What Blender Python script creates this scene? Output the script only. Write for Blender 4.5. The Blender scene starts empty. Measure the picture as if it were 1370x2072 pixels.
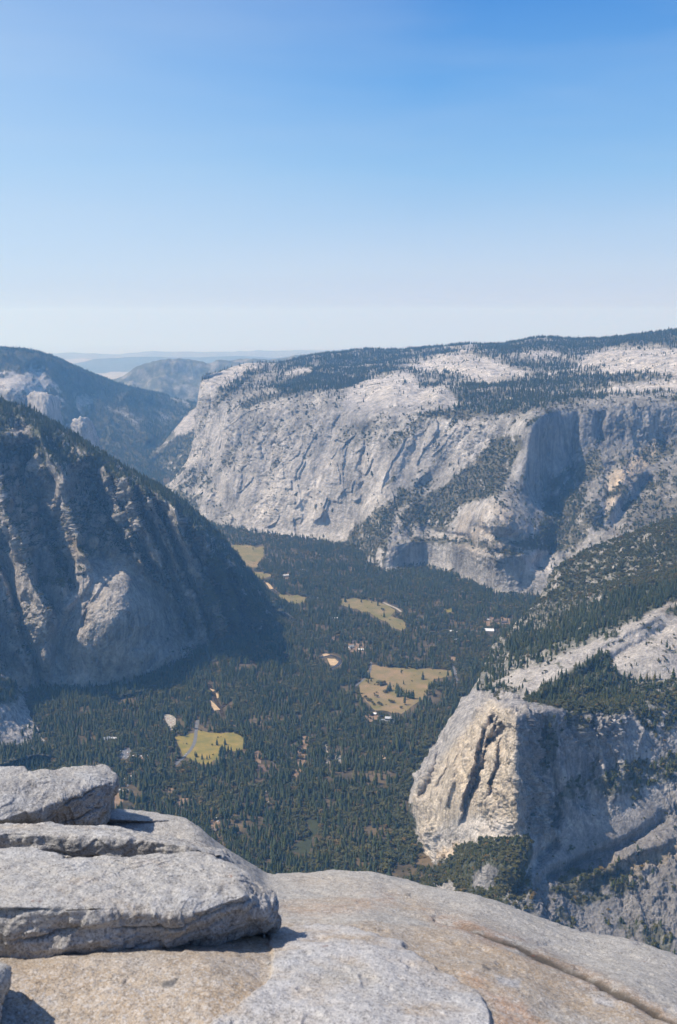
import bpy, bmesh, math, random, time
import numpy as np
from mathutils import Vector, Matrix
T0 = time.time()
random.seed(7); RNG = np.random.default_rng(11)
SC = bpy.context.scene
COL = SC.collection
# ------------------------------------------------------------------ camera model
EYE = 1.6                       # eye above the summit ledge
FLOOR = EYE - 1484.0            # valley floor
F = 2014.0; CXP, CYP = 685.0, 1036.0
PITCH = math.radians(10.9)
CP, SP = math.cos(PITCH), math.sin(PITCH)

def unproj(x, y, D):
    x = np.asarray(x, float); y = np.asarray(y, float); D = np.asarray(D, float)
    v = -(y - CYP) / F; u = (x - CXP) / F
    dy = CP + v * SP; dz = -SP + v * CP
    return np.stack([u / dy * D, D, EYE + dz / dy * D], -1)

def project(P):
    P = np.asarray(P, float)
    Y = P[..., 1]; Z = P[..., 2] - EYE
    dep = Y * CP - Z * SP
    dep = np.where(dep < 1e-3, 1e-3, dep)
    v = (Y * SP + Z * CP) / dep
    return CXP + P[..., 0] / dep * F, CYP - v * F, dep

def floor_at(x, y, z=FLOOR):
    v = -(np.asarray(y, float) - CYP) / F
    D = (z - EYE) * (CP + v * SP) / (-SP + v * CP)
    return unproj(x, y, D)

# ------------------------------------------------------------------ noise
_perm = np.random.default_rng(3).permutation(256)
_perm = np.concatenate([_perm, _perm, _perm]).astype(np.int64)
_g = np.random.default_rng(5).normal(size=(256, 3)); _g /= np.linalg.norm(_g, axis=1)[:, None]
_g = _g.astype(np.float32)
def perlin(P):
    P = np.asarray(P, np.float32)
    I = np.floor(P).astype(np.int64); f = P - I; I &= 255
    w = f * f * f * (f * (f * 6 - 15) + 10)
    res = 0
    for dx in (0, 1):
        wx = w[:, 0] if dx else 1 - w[:, 0]
        px = _perm[I[:, 0] + dx]
        for dy in (0, 1):
            wy = w[:, 1] if dy else 1 - w[:, 1]
            py = _perm[px + I[:, 1] + dy]
            for dz in (0, 1):
                wz = w[:, 2] if dz else 1 - w[:, 2]
                g = _g[_perm[py + I[:, 2] + dz]]
                d = g[:, 0] * (f[:, 0] - dx) + g[:, 1] * (f[:, 1] - dy) + g[:, 2] * (f[:, 2] - dz)
                res = res + wx * wy * wz * d
    return res * 1.6
def fbm(P, oct=4, gain=.5, lac=2.03):
    a, s, t = 1.0, 0, 0
    for k in range(oct):
        s = s + a * perlin(P + 17.3 * k); t += a
        P = P * lac; a *= gain
    return s / t
def ridged(P, oct=4, gain=.5, lac=2.07):
    a, s, t = 1.0, 0, 0
    for k in range(oct):
        n = 1 - np.abs(perlin(P + 31.7 * k)) * 1.9
        s = s + a * n; t += a
        P = P * lac; a *= gain
    return s / t
def sstep(a, b, x):
    t = np.clip((x - a) / (b - a), 0, 1); return t * t * (3 - 2 * t)

# ------------------------------------------------------------------ pixel-plan helpers
def pl_dist(px, py, pts):
    """distance to a polyline and signed side (right of the walking direction positive), t along"""
    best = np.full(px.shape, 1e9); side = np.zeros(px.shape); tt = np.zeros(px.shape)
    L = len(pts) - 1
    for i in range(L):
        ax, ay = pts[i][:2]; bx, by = pts[i + 1][:2]
        dx, dy = bx - ax, by - ay; l2 = dx * dx + dy * dy + 1e-9
        t = np.clip(((px - ax) * dx + (py - ay) * dy) / l2, 0, 1)
        ex, ey = px - ax - t * dx, py - ay - t * dy
        d = np.hypot(ex, ey); m = d < best
        best = np.where(m, d, best); side = np.where(m, np.sign(dx * ey - dy * ex), side)
        tt = np.where(m, (i + t) / L, tt)
    return best, side, tt
def poly_mask(px, py, poly, feather=6.0):
    """1 inside, 0 outside, soft over feather pixels"""
    P = np.asarray(poly, float)
    x0, y0 = P.min(0) - 3 * feather; x1, y1 = P.max(0) + 3 * feather
    out = np.zeros(px.shape)
    sel = (px > x0) & (px < x1) & (py > y0) & (py < y1)
    if not sel.any(): return out
    x, y = px[sel], py[sel]
    ins = np.zeros(x.shape, bool); n = len(P)
    for i in range(n):
        ax, ay = P[i]; bx, by = P[(i + 1) % n]
        c = ((ay > y) != (by > y)) & (x < (bx - ax) * (y - ay) / (by - ay + 1e-12) + ax)
        ins ^= c
    d, _, _ = pl_dist(x, y, list(P) + [P[0]])
    sd = np.where(ins, d, -d)
    out[sel] = sstep(-feather, feather, sd)
    return out

# ------------------------------------------------------------------ mesh helpers
def mesh_from(name, V, Fc, smooth=True):
    me = bpy.data.meshes.new(name)
    V = np.ascontiguousarray(V, np.float32); Fc = np.ascontiguousarray(Fc, np.int32)
    n = Fc.shape[1]
    me.vertices.add(len(V)); me.vertices.foreach_set('co', V.ravel())
    me.loops.add(Fc.size); me.loops.foreach_set('vertex_index', Fc.ravel())
    me.polygons.add(len(Fc))
    me.polygons.foreach_set('loop_start', np.arange(0, Fc.size, n, dtype=np.int32))
    me.polygons.foreach_set('loop_total', np.full(len(Fc), n, np.int32))
    me.polygons.foreach_set('use_smooth', np.full(len(Fc), smooth, bool))
    me.update(calc_edges=True)
    return me
def link(name, me, mat=None, parent=None):
    o = bpy.data.objects.new(name, me); COL.objects.link(o)
    if mat is not None and not me.materials: me.materials.append(mat)
    if parent is not None: o.parent = parent
    return o
def tag(o, label=None, cat=None, group=None, kind=None):
    if label: o['label'] = label
    if cat: o['category'] = cat
    if group: o['group'] = group
    if kind: o['kind'] = kind
    return o
def vattr(me, name, arr):
    a = me.attributes.new(name, 'FLOAT', 'POINT'); a.data.foreach_set('value', np.ascontiguousarray(arr, np.float32))
def cattr(me, name, rgb):
    a = me.attributes.new(name, 'FLOAT_COLOR', 'POINT')
    c = np.ones((len(rgb), 4), np.float32); c[:, :3] = rgb
    a.data.foreach_set('color', c.ravel())
def grid_faces(nr, nc):
    i = np.arange(nr - 1)[:, None] * nc + np.arange(nc - 1)[None, :]
    i = i.ravel()
    return np.stack([i, i + 1, i + nc + 1, i + nc], 1)      # rows go up, columns go right: faces look at the camera

def crom(C, t, axis):
    """Catmull-Rom along an axis of a control array at float positions t"""
    n = C.shape[axis]; i = np.clip(np.floor(t).astype(int), 0, n - 2); f = t - i
    tk = lambda k: np.take(C, np.clip(k, 0, n - 1), axis)
    p0, p1, p2, p3 = tk(i - 1), tk(i), tk(i + 1), tk(i + 2)
    sh = [1] * C.ndim; sh[axis] = -1; f = f.reshape(sh)
    k = .42
    m1 = (p2 - p0) * k; m2 = (p3 - p1) * k
    return (2*f**3 - 3*f**2 + 1) * p1 + (f**3 - 2*f**2 + f) * m1 + (-2*f**3 + 3*f**2) * p2 + (f**3 - f**2) * m2

class Mass:
    """a mountain side: control grid (columns of (x, y, depth) from foot to crest) -> fine grid of points"""
    def __init__(s, name, cols, step=1.8, seed=0, vstep=None, hidden=(), margins=True):
        C = np.array(cols, float).transpose(1, 0, 2)        # rows, cols, 3
        s.name = name
        inner = C[1:-1] if len(C) > 4 else C
        dx = np.hypot(np.diff(inner[:, :, 0], axis=1), np.diff(inner[:, :, 1], axis=1)).mean(0) * 1.12
        dy = np.hypot(np.diff(C[:, :, 0], axis=0), np.diff(C[:, :, 1], axis=0)); dy = .5 * dy.mean(1) + .5 * np.percentile(dy, 90, axis=1)
        for k in hidden: dy[k] *= .2
        if margins:                                          # columns outside the frame need less
            mid = inner[:, :, 0].mean(0)
            for k in range(len(dx)):
                if mid[k + 1] < -20 or mid[k] > 1390: dx[k] *= .4
        def ts(d, st):
            out = []
            for i, L in enumerate(d):
                n = max(3, int(math.ceil(L / st))); out.append(i + np.arange(n) / n)
            return np.concatenate(out + [[len(d)]])
        tc, tr = ts(dx, step), ts(dy, vstep or step)
        G = crom(crom(C, tr, 0), tc, 1)
        s.tr = np.repeat(tr, len(tc)); s.tc = np.tile(tc, len(tr))
        s.nr, s.nc = len(tr), len(tc)
        s.px, s.py, s.D = G[..., 0].ravel(), G[..., 1].ravel(), G[..., 2].ravel()
        s.off = np.zeros_like(s.D)
        s.seed = seed
        q = np.stack([s.px / 46, s.py / 46, np.zeros_like(s.px) + seed + .5], 1)
        s.wx = s.px + 9 * fbm(q, 4, .6); s.wy = s.py + 9 * fbm(q + 40, 4, .6)
    def stroke(s, pts, width, amp, power=2.0, taper=True):
        """raise (amp<0 pulls to the viewer) or cut a rib or gully along a line"""
        P = np.array(pts, float); r = width * 3.2
        sel = (s.wx > P[:, 0].min() - r) & (s.wx < P[:, 0].max() + r) & (s.wy > P[:, 1].min() - r) & (s.wy < P[:, 1].max() + r)
        x = s.wx[sel]; y = s.wy[sel]
        d, sd, t = pl_dist(x, y, pts)
        w = np.exp(-(d / width) ** power)
        if taper: w = w * sstep(0, .12, t) * sstep(1, .88, t)
        s.off[sel] += amp * w
    def stepline(s, pts, amp, width, fall):
        """a break: right side of the line moves by amp at once, fading back over 'fall' pixels"""
        P = np.array(pts, float); r = fall * 3
        sel = (s.wx > P[:, 0].min() - r) & (s.wx < P[:, 0].max() + r) & (s.wy > P[:, 1].min() - r) & (s.wy < P[:, 1].max() + r)
        d, sd, t = pl_dist(s.wx[sel], s.wy[sel], pts)
        w = sstep(-width, width, d * sd) * np.exp(-np.clip(d * sd, 0, None) / fall)
        s.off[sel] += amp * w * sstep(0, .15, t) * sstep(1, .85, t)
    def vee(s, pts, amp, wl, wr):
        """a gully with a long left wall and a short right wall"""
        d, sd, t = pl_dist(s.wx, s.wy, pts)
        s.off += amp * np.where(sd < 0, np.exp(-d / wr), np.exp(-d / wl)) * sstep(0, .1, t) * sstep(1, .85, t)
    def bulge(s, cx, cy, rx, ry, amp, rot=0):
        c, q = math.cos(rot), math.sin(rot)
        dx, dy = s.wx - cx, s.wy - cy
        a = (dx * c + dy * q) / rx; b = (-dx * q + dy * c) / ry
        s.off += amp * np.exp(-1.6 * (a * a + b * b))
    def normals(s):
        G = s.P.reshape(s.nr, s.nc, 3)
        du = np.gradient(G, axis=1); dv = np.gradient(G, axis=0)
        N = np.cross(du, dv).reshape(-1, 3)
        N /= np.linalg.norm(N, axis=1)[:, None] + 1e-9
        return N
    def finish(s):
        s.P = unproj(s.px, s.py, s.D + s.off)
        s.N = s.normals()
    def displace(s, h, vec=None):
        s.P = s.P + (s.N if vec is None else vec) * h[:, None]
    def build(s, mat, label, color, rough_extra=None, cat='mountain'):
        s.N = s.normals()
        me = mesh_from(s.name, s.P, grid_faces(s.nr, s.nc))
        cattr(me, 'rock', color)
        o = link(s.name, me, mat); tag(o, label, cat, kind='structure')
        s.obj = o
        return o

# ------------------------------------------------------------------ materials
def nodes_of(m):
    m.use_nodes = True; nt = m.node_tree; nt.nodes.clear(); return nt, nt.nodes, nt.links
def N_(nt, typ, **kw):
    n = nt.nodes.new(typ)
    ins = kw.pop('ins', {})
    for k, v in kw.items(): setattr(n, k, v)
    for k, v in ins.items(): n.inputs[k].default_value = v
    return n
def mixc(nt, fac, a, b, mode='MIX'):
    n = nt.nodes.new('ShaderNodeMix'); n.data_type = 'RGBA'; n.blend_type = mode
    for sock, val in ((n.inputs[0], fac), (n.inputs[6], a), (n.inputs[7], b)):
        if hasattr(val, 'is_output'): nt.links.new(val, sock)
        elif isinstance(val, (tuple, list)): sock.default_value = (*val, 1)
        else: sock.default_value = val
    return n.outputs[2]
def ramp(nt, val, a, b, c0=0.0, c1=1.0):
    n = N_(nt, 'ShaderNodeMapRange', ins={1: a, 2: b, 3: c0, 4: c1}); nt.links.new(val, n.inputs[0]); return n.outputs[0]
def noise(nt, vec, scale, detail=4, rough=.55, dist=0):
    n = N_(nt, 'ShaderNodeTexNoise', ins={'Scale': scale, 'Detail': detail, 'Roughness': rough, 'Distortion': dist})
    if vec is not None: nt.links.new(vec, n.inputs['Vector'])
    return n.outputs[0]
def mapping(nt, vec, scale=(1, 1, 1), rot=(0, 0, 0)):
    n = N_(nt, 'ShaderNodeMapping', ins={'Scale': scale, 'Rotation': rot}); nt.links.new(vec, n.inputs[0]); return n.outputs[0]

def terrain_mat(name, fine, bump=.6, grit=.3):
    """granite and ground from the 'rock' colour, broken up by fine streaks and cracks; fine = metres of the smallest feature"""
    m = bpy.data.materials.new(name); nt, nd, lk = nodes_of(m)
    at = N_(nt, 'ShaderNodeAttribute', attribute_name='rock')
    pos = N_(nt, 'ShaderNodeNewGeometry').outputs['Position']
    streak = noise(nt, mapping(nt, pos, (1, 1, .16), (0.12, 0.2, 0)), .35 / fine, 5, .65, .6)
    blot = noise(nt, pos, .09 / fine, 6, .62)
    speck = noise(nt, pos, .6 / fine, 3, .7)
    f1 = ramp(nt, streak, .28, .72, .55, 1.4)
    f2 = ramp(nt, blot, .3, .7, .75, 1.25)
    f3 = ramp(nt, speck, .3, .7, 1 - grit, 1 + grit)
    mu = N_(nt, 'ShaderNodeMath', operation='MULTIPLY'); lk.new(f1, mu.inputs[0]); lk.new(f2, mu.inputs[1])
    mu2 = N_(nt, 'ShaderNodeMath', operation='MULTIPLY'); lk.new(mu.outputs[0], mu2.inputs[0]); lk.new(f3, mu2.inputs[1])
    sc = N_(nt, 'ShaderNodeVectorMath', operation='SCALE'); lk.new(at.outputs['Color'], sc.inputs[0]); lk.new(mu2.outputs[0], sc.inputs['Scale'])
    b = N_(nt, 'ShaderNodeBsdfPrincipled', ins={'Roughness': .92, 'Specular IOR Level': .12})
    lk.new(sc.outputs[0], b.inputs['Base Color'])
    ad = N_(nt, 'ShaderNodeMath', operation='ADD'); lk.new(streak, ad.inputs[0]); lk.new(speck, ad.inputs[1])
    bp = N_(nt, 'ShaderNodeBump', ins={'Strength': bump, 'Distance': fine * 2.2}); lk.new(ad.outputs[0], bp.inputs['Height'])
    lk.new(bp.outputs[0], b.inputs['Normal'])
    o = N_(nt, 'ShaderNodeOutputMaterial'); lk.new(b.outputs[0], o.inputs[0])
    return m

# ------------------------------------------------------------------ mountains
GRAN = np.array([.385, .358, .338]); DARKG = np.array([.165, .157, .155]); TAN = np.array([.46, .36, .26])
WARM = np.array([.44, .40, .36]); DUFF = np.array([.075, .068, .042]); SCRUB = np.array([.06, .064, .034])
def lerp(a, b, t): return a + (b - a) * t[:, None]

def craggy(s, big, small, zs=.42, rot=.35, seed=0., tilt=(0.12, .3), wt=.9, wp=.34, wf=.2):
    """buttresses, ledges and joints pushed along the surface normal; big = metres of the widest feature"""
    P = s.P
    Q = np.stack([P[:, 0] + tilt[0] * P[:, 2], P[:, 1] + tilt[1] * P[:, 2], P[:, 2] * zs], 1)
    wv = np.stack([fbm(Q / (big * .8) + 5 + seed, 2), fbm(Q / (big * .8) + 9 + seed, 2), fbm(Q / (big * .8) + 13 + seed, 2)], 1)
    Q2 = Q + wv * big * .28
    irr = .25 + 1.25 * sstep(-.3, .4, fbm(P / (big * 1.7) + 91 + seed, 2))      # some parts broken, some smooth
    h1 = ridged(Q2 / big + seed, 5, .56) - .55
    # joints falling to one side, in sharp plates
    c, q = math.cos(rot), math.sin(rot)
    R = np.stack([(P[:, 0] * c + P[:, 2] * q), P[:, 1] * .6, (-P[:, 0] * q + P[:, 2] * c) * .3], 1)
    a = perlin((R + wv * big * .15) / (big * .3) + 40 + seed); b = perlin((R + wv * big * .1) / (big * .13) + 60 + seed)
    h2 = (np.round(a * 3.0) / 3.0 * .6 + a * .4) + .5 * (np.round(b * 2.5) / 2.5)
    h3 = fbm(P / (big * .10) + 70 + seed, 4, .62)
    ter = perlin(np.stack([P[:, 0] / big * .6, P[:, 1] / big * .6, P[:, 2] / (big * .33)], 1) + 21 + seed)
    return small * irr * (wt * h1 + wp * h2 + wf * h3 + .18 * np.sign(ter) * np.abs(ter) ** .5 * .6), h1, h2, h3

MASS = {}
# ---- the long north wall: prow on the left, white wall, buttress and shaded recess, with the plateau behind
ec_cols = [
 [(440,1010,9300),(440,990,9300),(440,960,9300),(445,920,9350),(448,870,9400),(452,820,9400),(455,785,9400),(460,775,9500),(464,765,9600),(470,758,9800)],
 [(318,1012,8420),(320,993,8450),(348,972,8400),(376,938,8350),(393,895,8350),(399,845,8360),(403,795,8380),(405,771,8400),(408,766,8480),(412,762,8600)],
 [(385,1080,7100),(385,1045,7480),(393,1015,7600),(405,970,7750),(418,920,7850),(424,860,7950),(430,800,8050),(438,772,8250),(448,760,8700),(458,751,9000)],
 [(470,1098,6680),(470,1070,7060),(480,1030,7200),(480,980,7320),(485,930,7420),(490,875,7560),(500,818,7750),(505,790,8100),(510,762,8700),(515,737,9300)],
 [(570,1108,6480),(570,1084,6840),(570,1040,6950),(570,985,7060),(570,930,7160),(570,875,7300),(575,815,7480),(575,790,7900),(575,760,8700),(575,733,9800)],
 [(640,1116,6330),(640,1092,6690),(640,1040,6780),(640,985,6870),(640,930,6950),(640,875,7070),(640,812,7240),(640,785,7700),(640,750,8700),(640,719,10500)],
 [(720,1132,6130),(720,1110,6400),(720,1062,6560),(720,1000,6640),(720,935,6720),(720,880,6830),(720,825,7000),(720,790,7600),(720,750,8800),(720,712,10800)],
 [(765,1182,5560),(768,1157,5800),(778,1090,5930),(790,1020,6300),(790,945,6480),(790,885,6580),(800,832,6740),(800,795,7300),(800,750,8500),(800,710,10500)],
 [(860,1177,5580),(860,1145,5900),(868,1090,5960),(880,1040,6150),(880,960,6330),(880,890,6420),(880,840,6540),(880,800,7000),(880,760,8200),(880,703,10200)],
 [(950,1202,5280),(950,1176,5590),(950,1110,5650),(950,1050,5780),(950,985,6050),(945,905,6230),(945,850,6350),(945,805,6800),(945,755,8000),(945,696,10000)],
 [(1010,1227,5040),(1010,1200,5320),(1005,1120,5390),(1000,1060,5450),(1005,985,5760),(1015,910,6030),(1020,848,6140),(1020,805,6700),(1020,755,7800),(1020,696,9900)],
 [(1075,1232,5000),(1075,1205,5260),(1070,1130,5330),(1065,1075,5420),(1060,1000,5720),(1068,920,5800),(1080,846,5880),(1082,805,6600),(1085,755,7700),(1085,685,9800)],
 [(1140,1262,4900),(1140,1222,5100),(1140,1160,5280),(1130,1080,5560),(1120,1010,5900),(1125,930,6080),(1135,829,6200),(1138,800,6750),(1140,755,7800),(1140,686,9700)],
 [(1210,1262,4800),(1210,1212,5000),(1205,1140,5200),(1200,1060,5480),(1195,990,5860),(1200,910,6140),(1203,820,6270),(1205,795,6750),(1205,750,7700),(1205,686,9500)],
 [(1290,1252,4700),(1290,1202,4850),(1280,1120,5000),(1270,1050,5430),(1265,985,5800),(1270,905,6150),(1275,815,6260),(1275,790,6700),(1275,745,7500),(1275,681,9300)],
 [(1360,1252,4500),(1360,1192,4650),(1360,1120,5000),(1350,1050,5380),(1345,985,5760),(1345,905,6150),(1345,812,6240),(1345,785,6650),(1345,740,7300),(1345,672,9100)],
 [(1450,1252,4300),(1450,1192,4450),(1450,1120,4900),(1450,1040,5300),(1450,970,5680),(1450,890,6080),(1450,805,6180),(1450,780,6550),(1450,735,7000),(1450,663,8900)],
 [(1640,1252,4100),(1640,1192,4250),(1640,1120,4750),(1640,1040,5150),(1640,970,5500),(1640,890,5900),(1640,795,6050),(1640,770,6400),(1640,725,6800),(1640,655,8600)],
]
for c in ec_cols:
    x, y, D = c[-1]; c.append((x + 6, y + 18, D + 1600))
s = Mass('north_wall', ec_cols, 1.6, hidden=(9,)); MASS['EC'] = s
# ribs and gullies of the wall
s.stroke([(560,880),(540,960),(520,1060)], 16, 40)
s.stroke([(690,830),(650,930),(610,1070)], 12, 34)
s.stroke([(745,850),(735,940),(728,1040)], 9, 45)
s.stroke([(610,840),(590,920),(560,1020)], 18, -25)
s.stroke([(860,850),(830,930),(800,1000)], 11, 34)
s.stroke([(960,860),(905,930),(850,1000)], 13, 34)
s.stroke([(440,830),(450,930),(430,1040)], 9, 40)
s.stroke([(500,850),(500,950),(480,1040)], 12, 50)
s.stroke([(405,940),(440,990),(470,1050)], 14, 60)
s.bulge(355,985,45,45,-90)
s.bulge(525,880,16,22,80)                    # heart-shaped hollow
s.stepline([(500,1030),(560,1000),(630,1010),(670,1040)], -40, 3, 40)
s.off *= .85
for pts, am in [([(600,1005),(640,985),(668,1010),(655,1060)], 46), ([(545,822),(500,835),(455,870),(440,930)], 50), ([(650,870),(612,925),(592,985)], 44), ([(705,895),(690,955),(704,1020)], 40), ([(770,860),(735,910),(715,960)], 40),
   ([(480,890),(460,955),(475,1015)], 34), ([(830,870),(795,935),(778,985)], 44), ([(890,865),(862,905),(840,950)], 40), ([(570,900),(548,950),(560,1010),(550,1050)], 30), ([(930,860),(905,890),(870,930)], 36), ([(545,870),(528,900),(535,930)], 60), ([(690,830),(672,860),(668,890)], 34)]:
    s.stepline(pts, -am * .34, 1.6, 20)
rw_ = np.random.default_rng(21)
for k in range(95):                                   # small overlapping plates all over the wall
    x0, y0 = rw_.uniform(410, 1000), rw_.uniform(800, 1050)
    if y0 > 1075 - .12 * (x0 - 480) + (x0 > 800) * -60: continue
    L_ = rw_.uniform(18, 60); a_ = rw_.normal(1.75, .4); b_ = a_ + rw_.normal(0, .5)
    s.stepline([(x0, y0), (x0 + .5 * L_ * math.cos(a_), y0 + .5 * L_ * math.sin(a_)), (x0 + .5 * L_ * (math.cos(a_) + math.cos(b_)), y0 + .5 * L_ * (math.sin(a_) + math.sin(b_)))], -rw_.uniform(7, 20), 1.3, rw_.uniform(8, 22))
# slabs of the upper tier
s.bulge(790,800,60,24,-130); s.bulge(890,800,30,20,-170); s.bulge(755,765,60,20,-110)
s.bulge(985,745,70,14,-120); s.bulge(900,737,70,16,-140); s.bulge(1140,735,90,14,-120); s.bulge(1290,730,80,16,-120)
# lower buttress: round dome with a dark right flank, gullies either side
s.bulge(1010,1045,75,70,-110); s.bulge(1090,1030,34,50,40)
s.stroke([(1120,1000),(1135,1060),(1110,1120),(1090,1160)], 16, 90)
s.stroke([(1060,1090),(1010,1085),(950,1060)], 10, 50)
s.stroke([(960,1090),(900,1080),(850,1070)], 8, 40)
s.stepline([(770,1100),(900,1090),(1000,1125),(1080,1120)], -45, 4, 60)
s.bulge(1185,1030,45,60,-130); s.bulge(1245,985,40,80,-110)
s.stroke([(1240,930),(1230,990),(1215,1080)], 12, 70)
s.stroke([(1330,960),(1270,1020),(1230,1080)], 14, 130)
s.stroke([(1110,840),(1105,930),(1110,1000)], 8, 60); s.stroke([(1165,830),(1160,930),(1150,1000)], 8, 60)
s.stroke([(1215,830),(1215,900)], 9, 50)
s.finish()
cliff = sstep(.72, .45, s.N[:, 2])
amp = np.interp(s.tr, [0, 1, 2, 6, 7, 10], [0, .35, 1, 1, .9, .8])
h, h1, h2, h3 = craggy(s, 330, 36, zs=.5, seed=1.3, tilt=(-.6, .3), wt=.32, wp=.5, wf=.42)
plat = sstep(6, 7.2, s.tr)
P = s.P
roll = fbm(P / 900 + 3, 4)
h = h * (1 - .75 * plat) * amp + plat * roll * np.interp(s.tr, [6, 7, 8.8, 9.0, 10], [0, 110, 90, 25, 60])
s.displace(h)
s.N = s.normals()
px, py = s.px, s.py
nz = s.N[:, 2]
n1 = fbm(P / 160 + 11, 4); n2 = fbm(P / 45 + 31, 3)
veg = sstep(.50, .72, nz + .45 * n1) * .85
veg *= np.interp(s.tr, [0, .8, 1.2, 6, 7], [1, 1, .5, .55, .6])
led = sstep(.83, .95, ridged(np.stack([P[:, 0] * .5 + .5 * P[:, 1], P[:, 1] * .4, P[:, 2] * 1.1 + .45 * P[:, 0]], 1) / 260 + 5, 3, .55)) * sstep(-.1, .2, n1)
veg = np.maximum(veg, .8 * led * np.interp(s.tr, [1, 1.5, 6], [0, 1, 1]))
veg = np.maximum(veg, .75 * sstep(.42, .30, h1 + .55 + .35 * n1) * sstep(.25, .45, nz))
def pv(poly, f=10): return poly_mask(px + 14 * n1, py + 10 * n2 + 6 * n1, poly, f)
for pol, d in [([(720,1062),(770,1030),(830,1010),(800,1040),(790,1090),(770,1160),(700,1160),(640,1120),(700,1090)], 1.0),
               ([(900,985),(960,930),(1010,880),(1050,880),(1060,900),(1020,1000),(930,1025),(900,1080),(830,1060),(800,1060),(850,1000)], .95),
               ([(1100,1010),(1160,990),(1195,985),(1170,1060),(1190,1090),(1130,1120),(1020,1105),(1090,1080)], .95),
               ([(500,752),(560,748),(520,770),(470,800),(440,830),(425,835),(450,790)], .9),
               ([(555,775),(640,740),(700,745),(760,740),(820,745),(750,772),(700,790),(620,800),(560,808)], 1.0),
               ([(560,735),(640,722),(720,712),(850,712),(840,726),(760,735),(660,738),(600,742)], 1.0),
               ([(800,830),(880,830),(940,790),(1020,790),(1120,800),(1370,780),(1370,800),(1200,808),(1090,830),(1000,845),(930,848),(870,850)], .95),
               ([(830,712),(940,700),(1090,688),(1370,672),(1640,655),(1640,700),(1370,700),(1180,705),(1010,722),(870,722)], 1.0),
               ([(930,770),(1100,765),(1210,750),(1370,762),(1640,760),(1640,785),(1370,780),(1150,795),(940,800)], .9),
               ([(1000,730),(1100,722),(1180,730),(1160,748),(1060,742)], .85),
               ([(690,860),(760,850),(830,850),(760,900),(690,920)], .5),
               ([(380,1000),(410,1000),(400,1060),(330,1010),(370,970)], .8),
               ([(1290,990),(1380,950),(1640,950),(1640,1130),(1300,1120),(1240,1080)], .55),
               ([(830,1085),(960,1090),(1050,1115),(1040,1130),(950,1105),(830,1105)], .8)]:
    veg = np.maximum(veg, d * pv(pol) * sstep(-.30, .12, n2 + .9 * n1 + .25 * d))
for pol, d in [([(830,738),(880,722),(960,724),(1000,735),(1060,755),(990,768),(910,752),(850,752)], .9),
               ([(1110,760),(1250,752),(1180,742),(1290,712),(1340,735),(1370,730),(1370,752),(1250,760)], .8),
               ([(1160,735),(1230,705),(1380,700),(1640,705),(1640,745),(1370,740)], .65),
               ([(1210,790),(1370,765),(1370,795),(1230,800)], .8), ([(1060,712),(1110,703),(1130,714),(1080,720)], .7),
               ([(905,707),(960,700),(985,712),(930,720)], .7), ([(700,800),(750,755),(830,760),(850,790),(900,785),(930,820),(850,835),(700,840)], .85),
               ([(405,765),(500,737),(590,735),(520,748),(440,785),(425,820)], .6), ([(600,760),(660,730),(640,728),(560,770)], .5),
               ([(480,1070),(560,1060),(660,1060),(640,1100),(600,1100),(540,1085)], .9)]:
    veg = veg * (1 - d * pv(pol) * sstep(-.45, -.02, .9 * n2 - .5 * n1 + .12))
s.veg = np.clip(veg, 0, 1)
tone = fbm(np.stack([P[:, 0] / 120, P[:, 1] / 120, P[:, 2] / 420], 1) + 51, 4)
col = lerp(np.tile(GRAN, (len(P), 1)), DARKG, sstep(.0, .45, tone) * .55 + .3 * sstep(.1, .5, n2))
col = lerp(col, WARM * 1.05, plat * .8); col = lerp(col, DARKG * 1.2, plat * .65 * sstep(.0, .35, n2 + .5 * n1)); col = lerp(col, np.array([.30, .25, .18]), plat * .5 * sstep(.1, .4, -n2 + .4 * n1))
stain = fbm(np.stack([P[:, 0] / 22, P[:, 1] / 22, P[:, 2] / 300], 1) + 81, 3)
wall = sstep(.8, 1.3, s.tr) * (1 - plat)
D1 = np.stack([P[:, 0] + .45 * P[:, 2], P[:, 1], P[:, 2] * .35], 1)
joint = sstep(.80, .96, ridged(D1 / 130 + 91, 4, .6)); joint2 = sstep(.82, .97, ridged(np.stack([P[:, 0] - .9 * P[:, 2], P[:, 1], P[:, 2] * .7], 1) / 190 + 61, 3, .6))
zone_ = sstep(-.25, .3, fbm(P / 420 + 15, 3)); col = lerp(col, DARKG * 1.05, wall * .42 * zone_); col = lerp(col, DARKG * .55, wall * np.clip(.9 * joint + .7 * joint2, 0, .9) * (.55 + .45 * zone_))
col = lerp(col, DARKG, wall * .5 * sstep(.05, .45, stain)); col = lerp(col, GRAN * 1.22, wall * .6 * sstep(.1, .45, -tone))
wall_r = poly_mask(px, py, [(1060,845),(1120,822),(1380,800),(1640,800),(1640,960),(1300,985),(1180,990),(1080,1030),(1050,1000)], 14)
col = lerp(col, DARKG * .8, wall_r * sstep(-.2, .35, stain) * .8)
col = lerp(col, DARKG, wall_r * .5)  # shade over the right-hand walls, painted into the rock colour
scar = poly_mask(px + 10 * n1, py + 8 * n2, [(1240,960),(1330,890),(1345,915),(1290,960),(1245,1010),(1225,1030)], 10)
col = lerp(col, TAN * 1.25, scar * .75)
tan = poly_mask(px + 20 * n1, py + 10 * n2, [(930,1050),(1040,1000),(1070,1090),(1000,1130),(900,1110)], 20)
col = lerp(col, TAN, tan * .35 * sstep(-.3, .3, n1))
col = lerp(col, np.array([.175, .155, .135]), .85 * poly_mask(px + 20 * n1, py + 20 * n2, [(1270,1050),(1320,980),(1390,945),(1700,940),(1700,1260),(1200,1260),(1225,1100)], 16) * sstep(-.45, .1, n1 + .4 * n2))
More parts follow.
